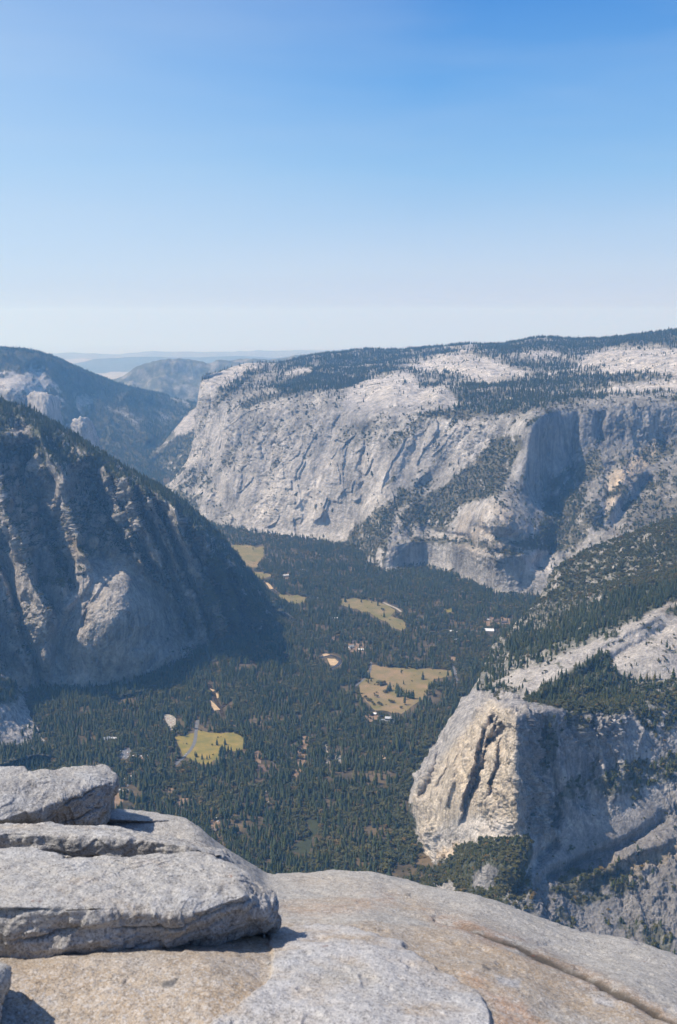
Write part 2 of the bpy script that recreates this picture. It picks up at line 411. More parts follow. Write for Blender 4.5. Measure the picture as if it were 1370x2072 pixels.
white = poly_mask(px + 20 * n1, py + 20 * n2, [(500,1000),(590,930),(680,990),(690,1060),(630,1095),(560,1085),(480,1065)], 40)
col = lerp(col, GRAN * 1.3, white * .5)
col = lerp(col, DUFF * 1.2, sstep(.25, .75, s.veg) * .92)
M_far = terrain_mat('granite far', 14, .45, .18)
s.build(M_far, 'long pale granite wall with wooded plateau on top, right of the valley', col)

# ---- wooded flank beyond the prow, and the left mountain beyond the valley
ns_cols = [
 [(200,985,9250),(200,972,9500),(200,968,9700),(205,966,9900)],
 [(280,980,9300),(275,968,9600),(270,955,9800),(270,945,10000)],
 [(335,985,9150),(330,955,9700),(325,925,10000),(322,903,10250)],
 [(385,1000,8900),(375,940,9700),(368,885,10200),(362,858,10600)],
 [(440,1010,8800),(420,940,9600),(405,870,10200),(395,826,10900)],
 [(520,1010,8800),(500,940,9600),(480,860,10300),(470,800,11300)]]
for c in ns_cols:
    x, y, D = c[-1]; c.append((x + 25, y + 18, D + 700))
s = Mass('wooded_slope', ns_cols, 2.2); MASS['NS'] = s
s.stroke([(400,860),(340,920),(300,950)], 12, 60); s.finish()
h, h1, h2, h3 = craggy(s, 300, 40, seed=4.1); s.displace(h * .8); P = s.P; px, py = s.px, s.py
n1 = fbm(P / 160 + 11, 4); n2 = fbm(P / 45 + 31, 3)
veg = .9 * sstep(-.35, .05, n1 + .2)
rk = .6 * poly_mask(px + 18 * n1, py + 10 * n2, [(320,905),(350,880),(370,870),(345,895),(310,915)], 8) + poly_mask(px + 18 * n1, py + 10 * n2, [(340,870),(400,820),(410,860),(370,880)], 10)
s.veg = np.clip(veg - rk * .9, 0, 1)
col = lerp(np.tile(GRAN * .9, (len(P), 1)), DUFF * 1.2, sstep(.2, .7, s.veg))
s.build(M_far, 'wooded slope with pale talus streaks left of the prow', col)

lm_cols = [
 [(-260,985,9100),(-260,960,9600),(-260,900,9750),(-260,840,9900),(-260,770,10200),(-260,715,10500),(-260,668,10800)],
 [(-120,985,9100),(-120,960,9600),(-120,900,9750),(-120,840,9900),(-120,770,10150),(-120,720,10500),(-120,690,10800)],
 [(0,985,9100),(0,960,9600),(0,900,9750),(0,845,9900),(5,785,10100),(0,740,10400),(0,705,10700)],
 [(75,985,9100),(75,960,9600),(75,900,9800),(75,850,10000),(75,795,10250),(72,745,10550),(70,712,10850)],
 [(140,985,9100),(140,960,9600),(140,915,9900),(140,875,10200),(138,820,10500),(135,770,10800),(132,734,11100)],
 [(205,985,9100),(205,960,9650),(205,920,10000),(205,885,10350),(203,840,10750),(202,795,11200),(200,763,11600)],
 [(265,985,9100),(265,960,9650),(265,925,10100),(265,892,10500),(263,850,11000),(262,815,11600),(260,785,12100)],
 [(325,985,9200),(325,955,9750),(325,925,10400),(325,895,10800),(323,860,11400),(322,830,12000),(320,797,12600)],
 [(385,985,9200),(385,950,9900),(385,915,10700),(385,890,11200),(383,860,11800),(382,835,12500),(380,813,13100)],
 [(470,985,9200),(470,950,9900),(470,915,10700),(470,890,11200),(470,870,11800),(470,850,12500),(470,832,13300)]]
for c in lm_cols:
    x, y, D = c[-1]; c.append((x + 8, y + 14, D + 1500))
s = Mass('hazy_mountain', lm_cols, 2.2); MASS['LM'] = s
s.stroke([(60,730),(90,800),(110,860)], 18, 120); s.stroke([(150,760),(190,840),(215,900)], 20, 90)
s.stroke([(240,790),(280,850),(310,900)], 18, -120); s.stroke([(300,800),(340,850),(370,880)], 14, 100)
s.bulge(30,790,60,40,-150)
s.finish()
h, h1, h2, h3 = craggy(s, 600, 60, seed=7.7); s.displace(h * np.interp(s.tr, [0, 1, 2, 6, 7], [0, .3, 1, .6, .6])); P = s.P; px, py = s.px, s.py
n1 = fbm(P / 240 + 11, 4); n2 = fbm(P / 60 + 31, 3)
veg = np.ones(len(P)) * .95
for pol, d in [([(-100,760),(40,752),(110,770),(130,830),(60,860),(-100,850)], .95), ([(60,740),(95,745),(90,790),(50,780)], .6), ([(155,795),(185,800),(190,825),(160,830)], .7),
               ([(200,815),(260,830),(300,850),(280,870),(220,840)], .55), ([(315,825),(345,835),(345,860),(330,850)], .7), ([(330,790),(395,812),(385,822),(340,812)], .7)]:
    veg -= d * poly_mask(px + 30 * n1, py + 20 * n2, pol, 14) * sstep(-.35, .1, n1 + .4 * n2 + .1)
s.veg = np.clip(veg, 0, 1)
col = lerp(np.tile(GRAN * .95, (len(P), 1)), DUFF * 1.2, sstep(.2, .7, s.veg))
s.build(M_far, 'hazy blue wooded mountain at the far left beyond the valley', col)

# ---- the rock spires below it
def spire(name, cols, label, seed):
    s = Mass(name, cols, 1.8, seed); s.finish()
    h, h1, h2, h3 = craggy(s, 130, 34, zs=.22, seed=seed, wt=.7, wp=.8, wf=.3); s.displace(h); P = s.P
    n1 = fbm(P / 90 + 11, 4)
    s.veg = np.clip(.6 * sstep(.05, .4, n1) * sstep(.4, .7, s.normals()[:, 2] + .2), 0, 1)
    col = lerp(np.tile(GRAN * .95, (len(P), 1)), DARKG, sstep(0, .4, fbm(P / np.array([40, 40, 200]) + 3, 3)) * .6)
    col = lerp(col, DUFF, s.veg)
    s.build(M_far, label, col); return s
MASS['S1'] = spire('rock_spire', [
 [(-60,1000,8900),(-60,880,9000),(-60,800,9050),(-60,770,9100),(-40,800,9500)],
 [(-20,1000,8700),(-20,880,8750),(-15,810,8800),(-12,785,8850),(-10,800,9400)],
 [(20,1000,8550),(20,880,8600),(20,820,8650),(22,787,8700),(22,800,9300)],
 [(45,1000,8600),(45,890,8650),(42,830,8700),(38,795,8750),(38,805,9300)],
 [(60,1000,8950),(60,900,9000),(55,840,9000),(52,803,9000),(52,815,9300)],
 [(64,1000,9300),(64,900,9350),(60,850,9350),(56,815,9350),(56,830,9500)]], 'jagged granite spire at the left edge of the photo beyond the shaded wall', 2.2)
MASS['S2'] = spire('rock_spire', [
 [(50,1000,9300),(52,900,9300),(54,850,9300),(57,812,9200),(60,830,9500)],
 [(44,1000,8800),(50,900,8850),(52,850,8850),(56,800,8900),(60,815,9400)],
 [(70,1000,8500),(75,890,8550),(75,830,8600),(72,793,8700),(75,805,9300)],
 [(110,1000,8450),(105,900,8500),(103,840,8550),(98,797,8700),(98,808,9300)],
 [(135,1000,8750),(130,920,8800),(121,850,8850),(114,805,8900),(114,815,9300)],
 [(150,1000,9200),(145,920,9250),(130,860,9250),(119,818,9250),(119,830,9500)]], 'broad granite spire with pale face and shaded right flank', 3.9)
MASS['S3'] = spire('rock_spire', [
 [(128,1010,9200),(128,930,9200),(130,880,9200),(136,860,9100),(140,870,9300)],
 [(122,1010,8700),(124,930,8750),(127,885,8800),(133,862,8850),(140,870,9250)],
 [(155,1010,8400),(155,940,8450),(155,890,8500),(155,852,8600),(157,858,9100)],
 [(190,1010,8450),(183,940,8500),(177,890,8550),(172,846,8620),(173,853,9100)],
 [(225,1010,8800),(212,945,8850),(196,895,8900),(184,850,8950),(184,860,9200)],
 [(238,1010,9200),(222,950,9250),(204,905,9250),(190,862,9250),(190,880,9400)]], 'lone square-topped granite spire standing before the hazy forest', 5.6)

# ---- distant ridges
def far_ridge(name, sky, D, base_y, label, amp, rock=0.0, back=4000, seed=0., step=3, grass=(.06, .065, .05)):
    yf = lambda d: float(project(np.array([0, d, FLOOR - 25.]))[1])         # where the plain lies at that distance
    b0, b1 = yf(D * .82), yf(D * .9)
    cols = [[(x, b0, D * .82), (x, b1 * .75 + y * .25, D * .9), (x, y * .75 + b1 * .25, D * .96), (x, y, D), (x, max(y + 2, yf(D + back)), D + back)] for x, y in sky]
    s = Mass(name, cols, step); s.finish(); P = s.P
    h = fbm(P / (D * .03) + seed, 4) * amp * np.interp(s.tr, [0, 1, 2.6, 3, 4], [0, 1, .8, .25, .3])
    s.P = P + np.array([0, 0, 1.]) * h[:, None]
    n1 = fbm(s.P / (D * .012) + 11 + seed, 4)
    rk = rock * sstep(-.05, .2, n1)
    s.veg = 1 - rk
    col = lerp(np.tile(np.array(grass), (len(P), 1)), GRAN * .9, rk)
    s.build(M_far, label, col); return s
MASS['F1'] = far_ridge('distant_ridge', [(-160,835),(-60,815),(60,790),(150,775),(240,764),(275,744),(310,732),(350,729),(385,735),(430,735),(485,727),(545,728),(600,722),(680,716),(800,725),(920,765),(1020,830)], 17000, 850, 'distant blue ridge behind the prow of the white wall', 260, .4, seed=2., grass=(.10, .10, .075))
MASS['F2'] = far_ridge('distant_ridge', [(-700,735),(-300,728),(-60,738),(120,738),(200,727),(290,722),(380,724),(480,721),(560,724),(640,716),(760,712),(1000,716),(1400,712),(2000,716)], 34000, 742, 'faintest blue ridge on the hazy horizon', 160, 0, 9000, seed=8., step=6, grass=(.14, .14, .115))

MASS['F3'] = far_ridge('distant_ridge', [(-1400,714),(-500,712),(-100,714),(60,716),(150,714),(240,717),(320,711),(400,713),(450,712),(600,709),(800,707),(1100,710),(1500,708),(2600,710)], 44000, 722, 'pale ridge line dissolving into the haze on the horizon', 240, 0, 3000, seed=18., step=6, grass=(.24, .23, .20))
# ---- the shaded wall on the left
gp_cols = [
 [(-420,1540,3150),(-420,1500,3300),(-420,1350,3450),(-420,1150,3700),(-420,920,4300),(-420,690,5400)],
 [(-220,1490,3400),(-220,1450,3550),(-210,1300,3700),(-210,1150,3900),(-210,950,4400),(-210,755,5200)],
 [(-80,1455,3560),(-80,1425,3700),(-80,1300,3820),(-80,1150,4000),(-80,960,4350),(-80,795,5000)],
 [(30,1432,3640),(30,1405,3810),(20,1300,3900),(10,1150,4100),(5,980,4350),(5,823,4800)],
 [(110,1422,3700),(110,1395,3866),(100,1290,3920),(90,1150,4120),(80,1010,4350),(75,852,4750)],
 [(190,1417,3730),(190,1390,3895),(180,1270,3880),(165,1140,4050),(150,1030,4350),(140,888,4700)],
 [(285,1398,3820),(285,1370,4010),(270,1240,3960),(240,1125,4120),(210,1030,4450),(205,930,4700)],
 [(352,1370,3990),(355,1340,4200),(340,1240,4250),(310,1130,4400),(285,1050,4600),(275,968,4720)],
 [(410,1345,4150),(410,1315,4370),(390,1240,4420),(365,1150,4520),(345,1080,4640),(335,1002,4740)],
 [(470,1325,4270),(470,1295,4510),(450,1240,4560),(425,1180,4640),(405,1130,4720),(395,1055,4780)],
 [(530,1310,4380),(530,1280,4620),(510,1245,4660),(490,1205,4720),(465,1170,4770),(450,1115,4830)],
 [(578,1302,4440),(576,1280,4610),(566,1264,4700),(557,1247,4800),(537,1227,4850),(520,1193,4890)],
 [(622,1302,4440),(618,1285,4570),(612,1277,4640),(604,1270,4720),(605,1262,4780),(592,1246,4840)]]
for c in gp_cols:
    x, y, D = c[-1]; c.append((x + 45, y + 30, D + 500)); c.append((x + 120, y + 200, D + 1100))
for c in gp_cols:
    xb = c[1][0]
    for k, dd in ((3, -70), (4, -150), (5, -190), (6, -190)):
        c[k] = (c[k][0], c[k][1], c[k][2] + dd * np.interp(xb, [200, 300, 420, 540, 600], [0, .7, 1, .4, 0]))
for c in gp_cols:
    for k, dd in ((3, -30), (4, -130), (5, -230), (6, -200)):
        f_ = np.interp(c[0][0], [-420, 0, 400, 520, 590], [1, 1, .55, .15, 0]); c[k] = (c[k][0], c[k][1], c[k][2] + dd * f_)
s = Mass('shaded_wall', gp_cols, 1.5, hidden=(5, 6)); MASS['GP'] = s
s.stroke([(175,945),(215,1040),(265,1100),(330,1170),(372,1240),(385,1320)], 11, 95)       # long gully behind the apron
s.stroke([(190,935),(215,1000),(240,1060),(290,1110)], 12, -60)
s.stroke([(225,960),(245,1040),(300,1100)], 5, 30)
s.stroke([(255,990),(300,1080),(350,1150)], 7, 45); s.stroke([(285,985),(325,1080),(360,1160)], 7, -40)
s.stroke([(310,1010),(350,1100),(380,1170)], 6, 45); s.stroke([(345,1030),(375,1110),(395,1180)], 6, -38)
s.stroke([(370,1060),(395,1130),(415,1200)], 6, 42); s.stroke([(400,1080),(420,1150),(440,1210)], 6, -32)
s.bulge(240,1250,130,140,-110, .35)                                                          # the apron dome
s.stroke([(210,1130),(170,1190),(120,1250)], 9, -35); s.stroke([(250,1140),(180,1230),(130,1330)], 6, 22)
s.stroke([(300,1150),(345,1210),(370,1290)], 9, -40)
s.stroke([(60,880),(45,960),(80,1060),(130,1130),(150,1230)], 13, 80)                          # left gully
s.stroke([(140,960),(110,1010),(90,1030)], 14, -70); s.stroke([(130,1020),(150,1080),(190,1110)], 10, -40)
s.stroke([(0,930),(30,1040),(60,1130)], 16, -60); s.stroke([(20,1280),(70,1350),(100,1400)], 9, 45)
s.off *= 1.2
ap0 = poly_mask(s.px, s.py, [(120,1240),(200,1120),(240,1110),(330,1180),(372,1250),(375,1310),(280,1370),(120,1390),(90,1300)], 26)
rw = (1 - ap0) * sstep(1.1, 1.8, s.tr) * sstep(5.08, 4.7, s.tr)
def ribs(period, lean, y0, amp, x0, x1, fth, wob):
    u = (s.px - lean * (s.py - y0) + wob * fbm(np.stack([s.px / 70, s.py / 90, 0 * s.px + wob], 1), 3)) / period
    f = u - np.floor(u); k = np.floor(u)
    a_ = .55 + .9 * np.modf(np.abs(np.sin(k * 12.9898) * 43758.5453))[0]
    saw = np.where(f < .78, f / .78, (1 - f) / .22)
    s.off += -amp * a_ * saw * rw * sstep(x0 - fth, x0 + fth, s.px - .3 * (s.py - y0)) * sstep(x1 + fth, x1 - fth, s.px - .3 * (s.py - y0))
s.vee([(168,925),(205,1010),(245,1085),(318,1150),(372,1245),(388,1320)], 260, 70, 42)
s.vee([(40,880),(48,960),(92,1040),(150,1100),(165,1190)], 190, 70, 42)
s.vee([(225,1095),(170,1190),(122,1290),(105,1390)], 80, 16, 60)
rg_ = np.random.default_rng(8)
for k in range(60):                                   # exfoliation plates of the apron and the walls round it
    x0, y0 = rg_.uniform(20, 400), rg_.uniform(960, 1330)
    L_ = rg_.uniform(25, 90); a_ = rg_.normal(2.05 if x0 < 330 else 1.3, .25); b_ = a_ + rg_.normal(.1, .3)
    s.stepline([(x0, y0), (x0 + .5 * L_ * math.cos(a_), y0 + .5 * L_ * math.sin(a_)), (x0 + .5 * L_ * (math.cos(a_) + math.cos(b_)), y0 + .5 * L_ * (math.sin(a_) + math.sin(b_)))], rg_.choice([-1, 1], p=[.3, .7]) * rg_.uniform(6, 20), 1.3, rg_.uniform(8, 26))
ribs(36, .42, 950, 255, 215, 440, 14, 16); ribs(64, .35, 950, 190, -400, 140, 20, 26); ribs(13, .42, 950, 26, 120, 450, 30, 8)
s.finish()
h, h1, h2, h3 = craggy(s, 165, 62, zs=.3, rot=-.45, seed=9.4, tilt=(.5, .3), wt=.45, wp=.4, wf=.3)
px, py = s.px, s.py
apron = poly_mask(px, py, [(120,1240),(200,1120),(240,1110),(330,1180),(372,1250),(375,1310),(280,1370),(120,1390),(90,1300)], 22)
h *= 1 - .7 * apron
h *= np.interp(s.tr, [0, 1, 1.4, 4.6, 5, 6, 7], [0, .3, 1, 1, .5, .8, 1])
s.displace(h); P = s.P; s.N = s.normals()
n1 = fbm(P / 80 + 11, 4); n2 = fbm(P / 22 + 31, 3); nz = s.N[:, 2]
veg = sstep(.60, .85, nz + .35 * n1) * .75
crest = np.interp(px, [-60, 120, 260, 420], [4.15, 4.45, 4.72, 4.6])
veg = np.maximum(veg, .85 * sstep(-.1, .22, s.tr + .55 * n1 - crest) * sstep(-.5, -.1, n2 + .7 * n1))
veg = np.maximum(veg, .6 * sstep(.28, .16, h1 + .55 + .3 * n1))
low = poly_mask(px + 20 * n1, py + 20 * n1, [(420,1120),(450,1120),(540,1200),(620,1290),(430,1330),(400,1240)], 18)
veg = np.maximum(veg, low * sstep(-.35, .05, n1 + .2))
veg *= 1 - .93 * apron * sstep(-.6, -.1, -n1)
for pol, d in [([(355,1190),(410,1190),(420,1260),(395,1310),(375,1310),(368,1240)], .9), ([(10,855),(50,850),(75,890),(20,905)], .55), ([(60,1010),(130,960),(150,985),(120,1050),(80,1060)], .8),
               ([(300,1090),(400,1100),(410,1180),(350,1170)], .6), ([(410,1215),(440,1220),(460,1290),(440,1300)], .5)]:
    veg *= 1 - d * poly_mask(px + 14 * n1, py + 14 * n2, pol, 9)
s.veg = np.clip(veg, 0, 1)
tone = fbm(np.stack([P[:, 0] / 50, P[:, 1] / 50, P[:, 2] / 150], 1) + 51, 4)
col = lerp(np.tile(np.array([.36, .325, .29]), (len(P), 1)), DARKG, sstep(-.1, .4, tone) * .65)
scr = poly_mask(px + 10 * n1, py + 10 * n2, [(365,1200),(425,1190),(425,1240),(395,1320),(375,1320),(372,1260)], 9)
col = lerp(col, GRAN * 1.25, scr * sstep(-.3, .2, n1 + n2))
dry = poly_mask(px + 14 * n1, py + 14 * n2, [(140,1090),(190,1090),(290,1130),(330,1190),(230,1130),(150,1120)], 14)
col = lerp(col, np.array([.30, .22, .13]), dry * .6)
jn = sstep(.80, .96, ridged(np.stack([P[:, 0] - 1.1 * P[:, 2], P[:, 1] * .7, P[:, 2] * .25], 1) / 60 + 91, 4, .6))
col = lerp(col, DARKG * .7, .7 * jn); jl = sstep(.84, .97, ridged(np.stack([P[:, 0] - .9 * P[:, 2], P[:, 1] * .7, P[:, 2] * .2], 1) / 75 + 191, 3, .6)); col = lerp(col, GRAN * 1.05, .6 * jl * apron)
stre = poly_mask(px + 6 * n1, py, [(20,1280),(60,1340),(95,1395),(110,1395),(70,1330),(40,1270)], 5) + poly_mask(px + 6 * n1, py, [(215,1170),(150,1240),(120,1290),(165,1240)], 6)
col = lerp(col, GRAN * 1.1, np.clip(stre, 0, 1) * .7)
col = lerp(col, SCRUB * 1.1, sstep(.25, .75, s.veg) * .9)
M_mid = terrain_mat('granite mid', 6, .8)
s.build(M_mid, 'steep shaded granite wall with wooded crest, left of the valley', col)

# ---- pale talus fan at the left edge
tf_cols = [[(-160,1600,2900),(-160,1530,3100),(-150,1440,3250),(-140,1360,3420)],
           [(-40,1560,3000),(-40,1520,3170),(-40,1430,3330),(-40,1350,3500)],
           [(25,1540,3100),(25,1510,3260),(20,1440,3420),(15,1375,3600)],
           [(62,1530,3150),(64,1505,3310),(45,1455,3480),(35,1400,3700)],
           [(100,1530,3160),(100,1512,3290),(80,1480,3420),(60,1440,3600)]]
for c in tf_cols:
    x, y, D = c[-1]; c.append((x + 25, y + 22, D + 120))
s = Mass('talus_fan', tf_cols, 1.8); s.finish(); P = s.P; MASS['TF'] = s
s.displace(fbm(P / 40, 4) * 14); n1 = fbm(P / 30 + 11, 4); px, py = s.px, s.py
s.veg = np.clip(poly_mask(px + 12 * n1, py + 12 * n1, [(-160,1340),(40,1380),(30,1420),(-20,1430),(-160,1410)], 10) + sstep(1.3, .9, s.tr + .5 * n1) + .4 * sstep(.1, .3, n1), 0, 1)
col = lerp(np.tile(GRAN * 1.1, (len(P), 1)), DARKG, sstep(.0, .4, fbm(P / 18 + 7, 3)) * .7); col = lerp(col, SCRUB, s.veg * .8)
s.build(M_mid, 'pale talus fan running into the trees at the left edge', col)

# ---- the right side: column cliff, apron below it, stepped ledges above, shaded slabs
wc_cols = [
 [(905,1850,2650),(915,1780,2800),(925,1725,2950),(930,1640,2950),(965,1500,3050),(1010,1400,3250),(1030,1360,3450),(1065,1310,3750),(1130,1225,4150),(1160,1170,4350)],
 [(775,1842,2310),(812,1772,2520),(838,1690,2700),(829,1605,2760),(905,1465,2850),(962,1385,3020),(980,1350,3200),(1012,1298,3500),(1090,1213,3900),(1122,1156,4080)],
 [(830,1860,2230),(862,1785,2440),(884,1740,2530),(880,1620,2600),(945,1455,2700),(985,1397,2870),(1010,1350,3100),(1050,1290,3450),(1115,1200,3860),(1150,1135,4100)],
 [(900,1885,2130),(925,1800,2330),(940,1712,2430),(935,1610,2480),(985,1442,2570),(1015,1402,2780),(1050,1352,3000),(1100,1283,3380),(1165,1190,3800),(1200,1110,4120)],
 [(975,1915,2050),(990,1805,2240),(1000,1692,2330),(1000,1600,2360),(1022,1440,2440),(1055,1405,2690),(1100,1345,2930),(1150,1268,3280),(1215,1180,3700),(1240,1095,4140)],
 [(1050,1945,2070),(1060,1800,2190),(1070,1690,2275),(1050,1590,2300),(1040,1440,2370),(1100,1412,2650),(1150,1340,2880),(1195,1258,3200),(1255,1170,3640),(1280,1080,4150)],
 [(1110,1965,2060),(1105,1820,2200),(1090,1700,2310),(1090,1590,2355),(1105,1442,2420),(1150,1420,2660),(1200,1335,2860),(1245,1248,3150),(1290,1165,3600),(1315,1067,4170)],
 [(1190,1995,2060),(1180,1840,2215),(1165,1690,2355),(1160,1580,2415),(1170,1440,2495),(1210,1420,2690),(1255,1330,2880),(1290,1238,3130),(1325,1158,3580),(1350,1054,4190)],
 [(1275,2030,2000),(1265,1850,2205),(1250,1660,2395),(1245,1560,2475),(1250,1440,2560),(1275,1400,2740),(1310,1320,2910),(1340,1228,3120),(1370,1150,3560),(1395,1042,4200)],
 [(1370,2070,1960),(1355,1870,2165),(1345,1640,2435),(1340,1530,2535),(1335,1430,2620),(1350,1370,2800),(1370,1300,2950),(1395,1218,3140),(1425,1142,3560),(1450,1030,4200)],
 [(1480,2120,1900),(1470,1890,2130),(1460,1630,2470),(1450,1510,2590),(1445,1410,2680),(1455,1340,2860),(1470,1275,3000),(1490,1200,3170),(1510,1130,3560),(1530,1010,4200)],
 [(1680,2200,1800),(1670,1930,2080),(1660,1640,2520),(1650,1500,2650),(1645,1390,2740),(1650,1310,2920),(1660,1245,3060),(1680,1175,3220),(1700,1110,3580),(1720,980,4200)]]
for c in wc_cols:
    x, y, D = c[-1]; c.append((x + 25, y + 30, D + 350)); x0, y0, D0 = c[0]; c.insert(0, (x0 - 30, y0 + 140, D0 - 160))
s = Mass('column_cliff', wc_cols, 1.5, hidden=(0, 10)); MASS['WC'] = s
s.bulge(940,1560,60,120,-45); 
s.stroke([(1000,1440),(975,1500),(955,1580),(935,1650)], 5, 55)                                # the two dark cracks
s.stroke([(1025,1462),(1000,1490),(985,1500)], 6, 70); s.stepline([(985,1590),(1000,1560),(1005,1500),(1030,1460)], 26, 2.5, 40)
s.stepline([(925,1680),(955,1600),(972,1520),(1005,1450)], 34, 2.5, 45)
s.stroke([(1008,1440),(990,1500),(968,1560),(948,1630)], 2.6, 42); s.stroke([(1000,1560),(992,1600),(975,1640)], 2.2, 24); s.stroke([(985,1450),(1000,1470),(1030,1455)], 2.6, 34); s.stroke([(930,1480),(905,1550),(880,1600)], 2.0, 14)
s.stroke([(900,1480),(880,1560),(850,1620)], 8, 35); s.stroke([(930,1470),(915,1560),(900,1640)], 7, -28)
s.stroke([(1045,1445),(1040,1560),(1045,1690)], 14, -40)                                        # the edge between sun and shade
s.stroke([(1090,1440),(1110,1560),(1130,1680)], 16, 40); s.stroke([(1180,1440),(1200,1540),(1180,1650)], 14, 22); s.stepline([(1120,1450),(1110,1540),(1135,1640)], -14, 1.8, 26); s.stepline([(1230,1450),(1215,1530),(1235,1600)], -16, 1.8, 30); s.stepline([(1310,1450),(1290,1540),(1300,1620)], -16, 1.8, 30)
s.stroke([(1240,1440),(1260,1540),(1240,1640)], 16, -16); s.stroke([(1130,1690),(1070,1760),(1050,1820)], 14, 40)
s.bulge(1000,1745,85,55,-60)
s.stroke([(1370,1640),(1280,1700),(1180,1745),(1080,1790)], 12, 30); s.stroke([(1370,1690),(1260,1740),(1150,1800)], 9, -22)
s.stroke([(1370,1225),(1200,1310),(1090,1355),(990,1385)], 9, -25)
s.stroke([(1370,1260),(1250,1330),(1120,1400)], 12, 30)
s.bulge(1330,1330,90,50,-50); s.bulge(1140,1180,40,40,-60)
s.stroke([(1110,1215),(1200,1190),(1320,1140)], 16, 50)
s.finish(); px, py = s.px, s.py
h, h1, h2, h3 = craggy(s, 105, 24, zs=.25, rot=.45, seed=12.2, tilt=(-.3, .2), wt=.5, wp=.55, wf=.4)
ledge = sstep(5.7, 6.3, s.tr)
h *= np.interp(s.tr, [0, 1, 2, 3, 5, 6, 9.6, 10, 11], [.4, .7, .8, 1, 1, .65, .8, .6, .6])
slab = poly_mask(px, py, [(1230,1310),(1370,1250),(1480,1220),(1480,1380),(1300,1370),(1240,1350)], 18) + poly_mask(px, py, [(1000,1380),(1180,1310),(1370,1215),(1370,1250),(1200,1330),(1080,1400)], 10) \
     + poly_mask(px, py, [(1080,1690),(1200,1660),(1370,1600),(1370,1680),(1180,1740),(1080,1780)], 16)
sunny = poly_mask(px, py, [(860,1600),(900,1500),(990,1425),(1045,1440),(1052,1660),(930,1670)], 20)
h *= (1 - .7 * np.clip(slab, 0, 1)) * (1 - .48 * sunny) * (1 + .7 * poly_mask(px, py, [(1055,1450),(1480,1430),(1480,1660),(1090,1690)], 20))
s.displace(h); P = s.P; s.N = s.normals(); nz = s.N[:, 2]
n1 = fbm(P / 50 + 11, 4); n2 = fbm(P / 14 + 31, 3); n3 = fbm(P / 130 + 71, 3)
face = sstep(3.2, 3.5, s.tr) * sstep(6.0, 5.6, s.tr)
veg = sstep(.45, .75, nz + .5 * n1) * .55 * (1 - face) * np.where((px > 1080) & (s.tr < 5.5), .45, 1)
veg = np.maximum(veg, .55 * sstep(.40, .30, h1 + .55 + .3 * n1) * np.interp(px, [1040, 1100], [0, 1]))
veg = np.maximum(veg, .6 * ledge * sstep(.0, .3, n1 + .3 * n2)); veg = np.maximum(veg, .85 * sstep(8.3, 8.9, s.tr) * sstep(-.3, .1, n1 + .4 * n2))
W = lambda pol, f=8, k=1.0: poly_mask(px + 16 * n1 * k, py + 12 * n1 * k + 6 * n2, pol, f)
for pol, d in [([(730,1850),(770,1800),(790,1730),(815,1640),(865,1605),(870,1640),(835,1680),(850,1745),(880,1760),(930,1710),(1000,1695),(1070,1690),(1085,1720),(1040,1820),(990,1860),(850,1850)], 1.0),
               ([(1010,1310),(1050,1270),(1100,1275),(1200,1220),(1300,1160),(1380,1130),(1480,1080),(1480,1160),(1370,1215),(1250,1265),(1150,1300),(1080,1325),(1030,1330)], .9),
               ([(1085,1400),(1130,1345),(1200,1310),(1290,1250),(1420,1205),(1420,1230),(1290,1300),(1240,1320),(1260,1370),(1290,1420),(1260,1450),(1160,1440),(1060,1420)], 1.0),
               ([(980,1390),(1040,1360),(1080,1370),(1070,1415),(1000,1420)], .4),
               ([(1250,1370),(1400,1330),(1400,1440),(1330,1500),(1280,1450)], .7), ([(1180,1580),(1260,1540),(1400,1520),(1400,1570),(1230,1620)], .6),
               ([(1100,1800),(1180,1750),(1300,1760),(1300,1800),(1180,1840)], .6), ([(1150,1150),(1250,1100),(1400,1060),(1400,1130),(1230,1190)], .5)]:
    veg = np.maximum(veg, d * W(pol) * sstep(-.45, .0, n1 + .5 * n2 + .5 * (d - .5)))
for pol, d in [([(955,1770),(985,1745),(1010,1760),(1000,1795),(960,1800)], .9), ([(880,1800),(915,1775),(925,1800),(890,1830)], .7), ([(830,1640),(850,1610),(900,1600),(1045,1600),(1050,1690),(930,1705),(870,1755)], .95)]:
    veg *= 1 - d * W(pol, 6, .7)
veg *= 1 - .9 * np.clip(slab, 0, 1) * sstep(-.5, -.1, -n1)
s.veg = np.clip(veg, 0, 1)
tone = fbm(np.stack([P[:, 0] / 30, P[:, 1] / 30, P[:, 2] / 110], 1) + 51, 4)
col = lerp(np.tile(GRAN * .88, (len(P), 1)), DARKG, sstep(-.05, .4, tone) * .65)
stain = fbm(np.stack([P[:, 0] / 7, P[:, 1] / 7, P[:, 2] / 160], 1) + 81, 3)
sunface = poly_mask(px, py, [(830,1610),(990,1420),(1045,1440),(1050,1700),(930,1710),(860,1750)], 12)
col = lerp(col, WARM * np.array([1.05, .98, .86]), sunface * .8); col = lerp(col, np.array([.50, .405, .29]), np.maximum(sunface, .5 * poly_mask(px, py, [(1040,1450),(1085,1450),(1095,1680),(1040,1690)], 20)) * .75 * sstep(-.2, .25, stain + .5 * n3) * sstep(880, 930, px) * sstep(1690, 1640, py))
D1 = np.stack([P[:, 0] - .3 * P[:, 2], P[:, 1], P[:, 2] * .3], 1)
joint = sstep(.80, .96, ridged(D1 / 42 + 91, 4, .6)); joint2 = sstep(.82, .97, ridged(np.stack([P[:, 0] - 1.0 * P[:, 2], P[:, 1], P[:, 2] * .7], 1) / 60 + 61, 3, .6))
col = lerp(col, DARKG * .7, np.where(s.tr < 6, 1, .5) * np.clip(.7 * joint + .5 * joint2, 0, .8))
col = lerp(col, DARKG * .8, face * sstep(.05, .4, stain) * .6)
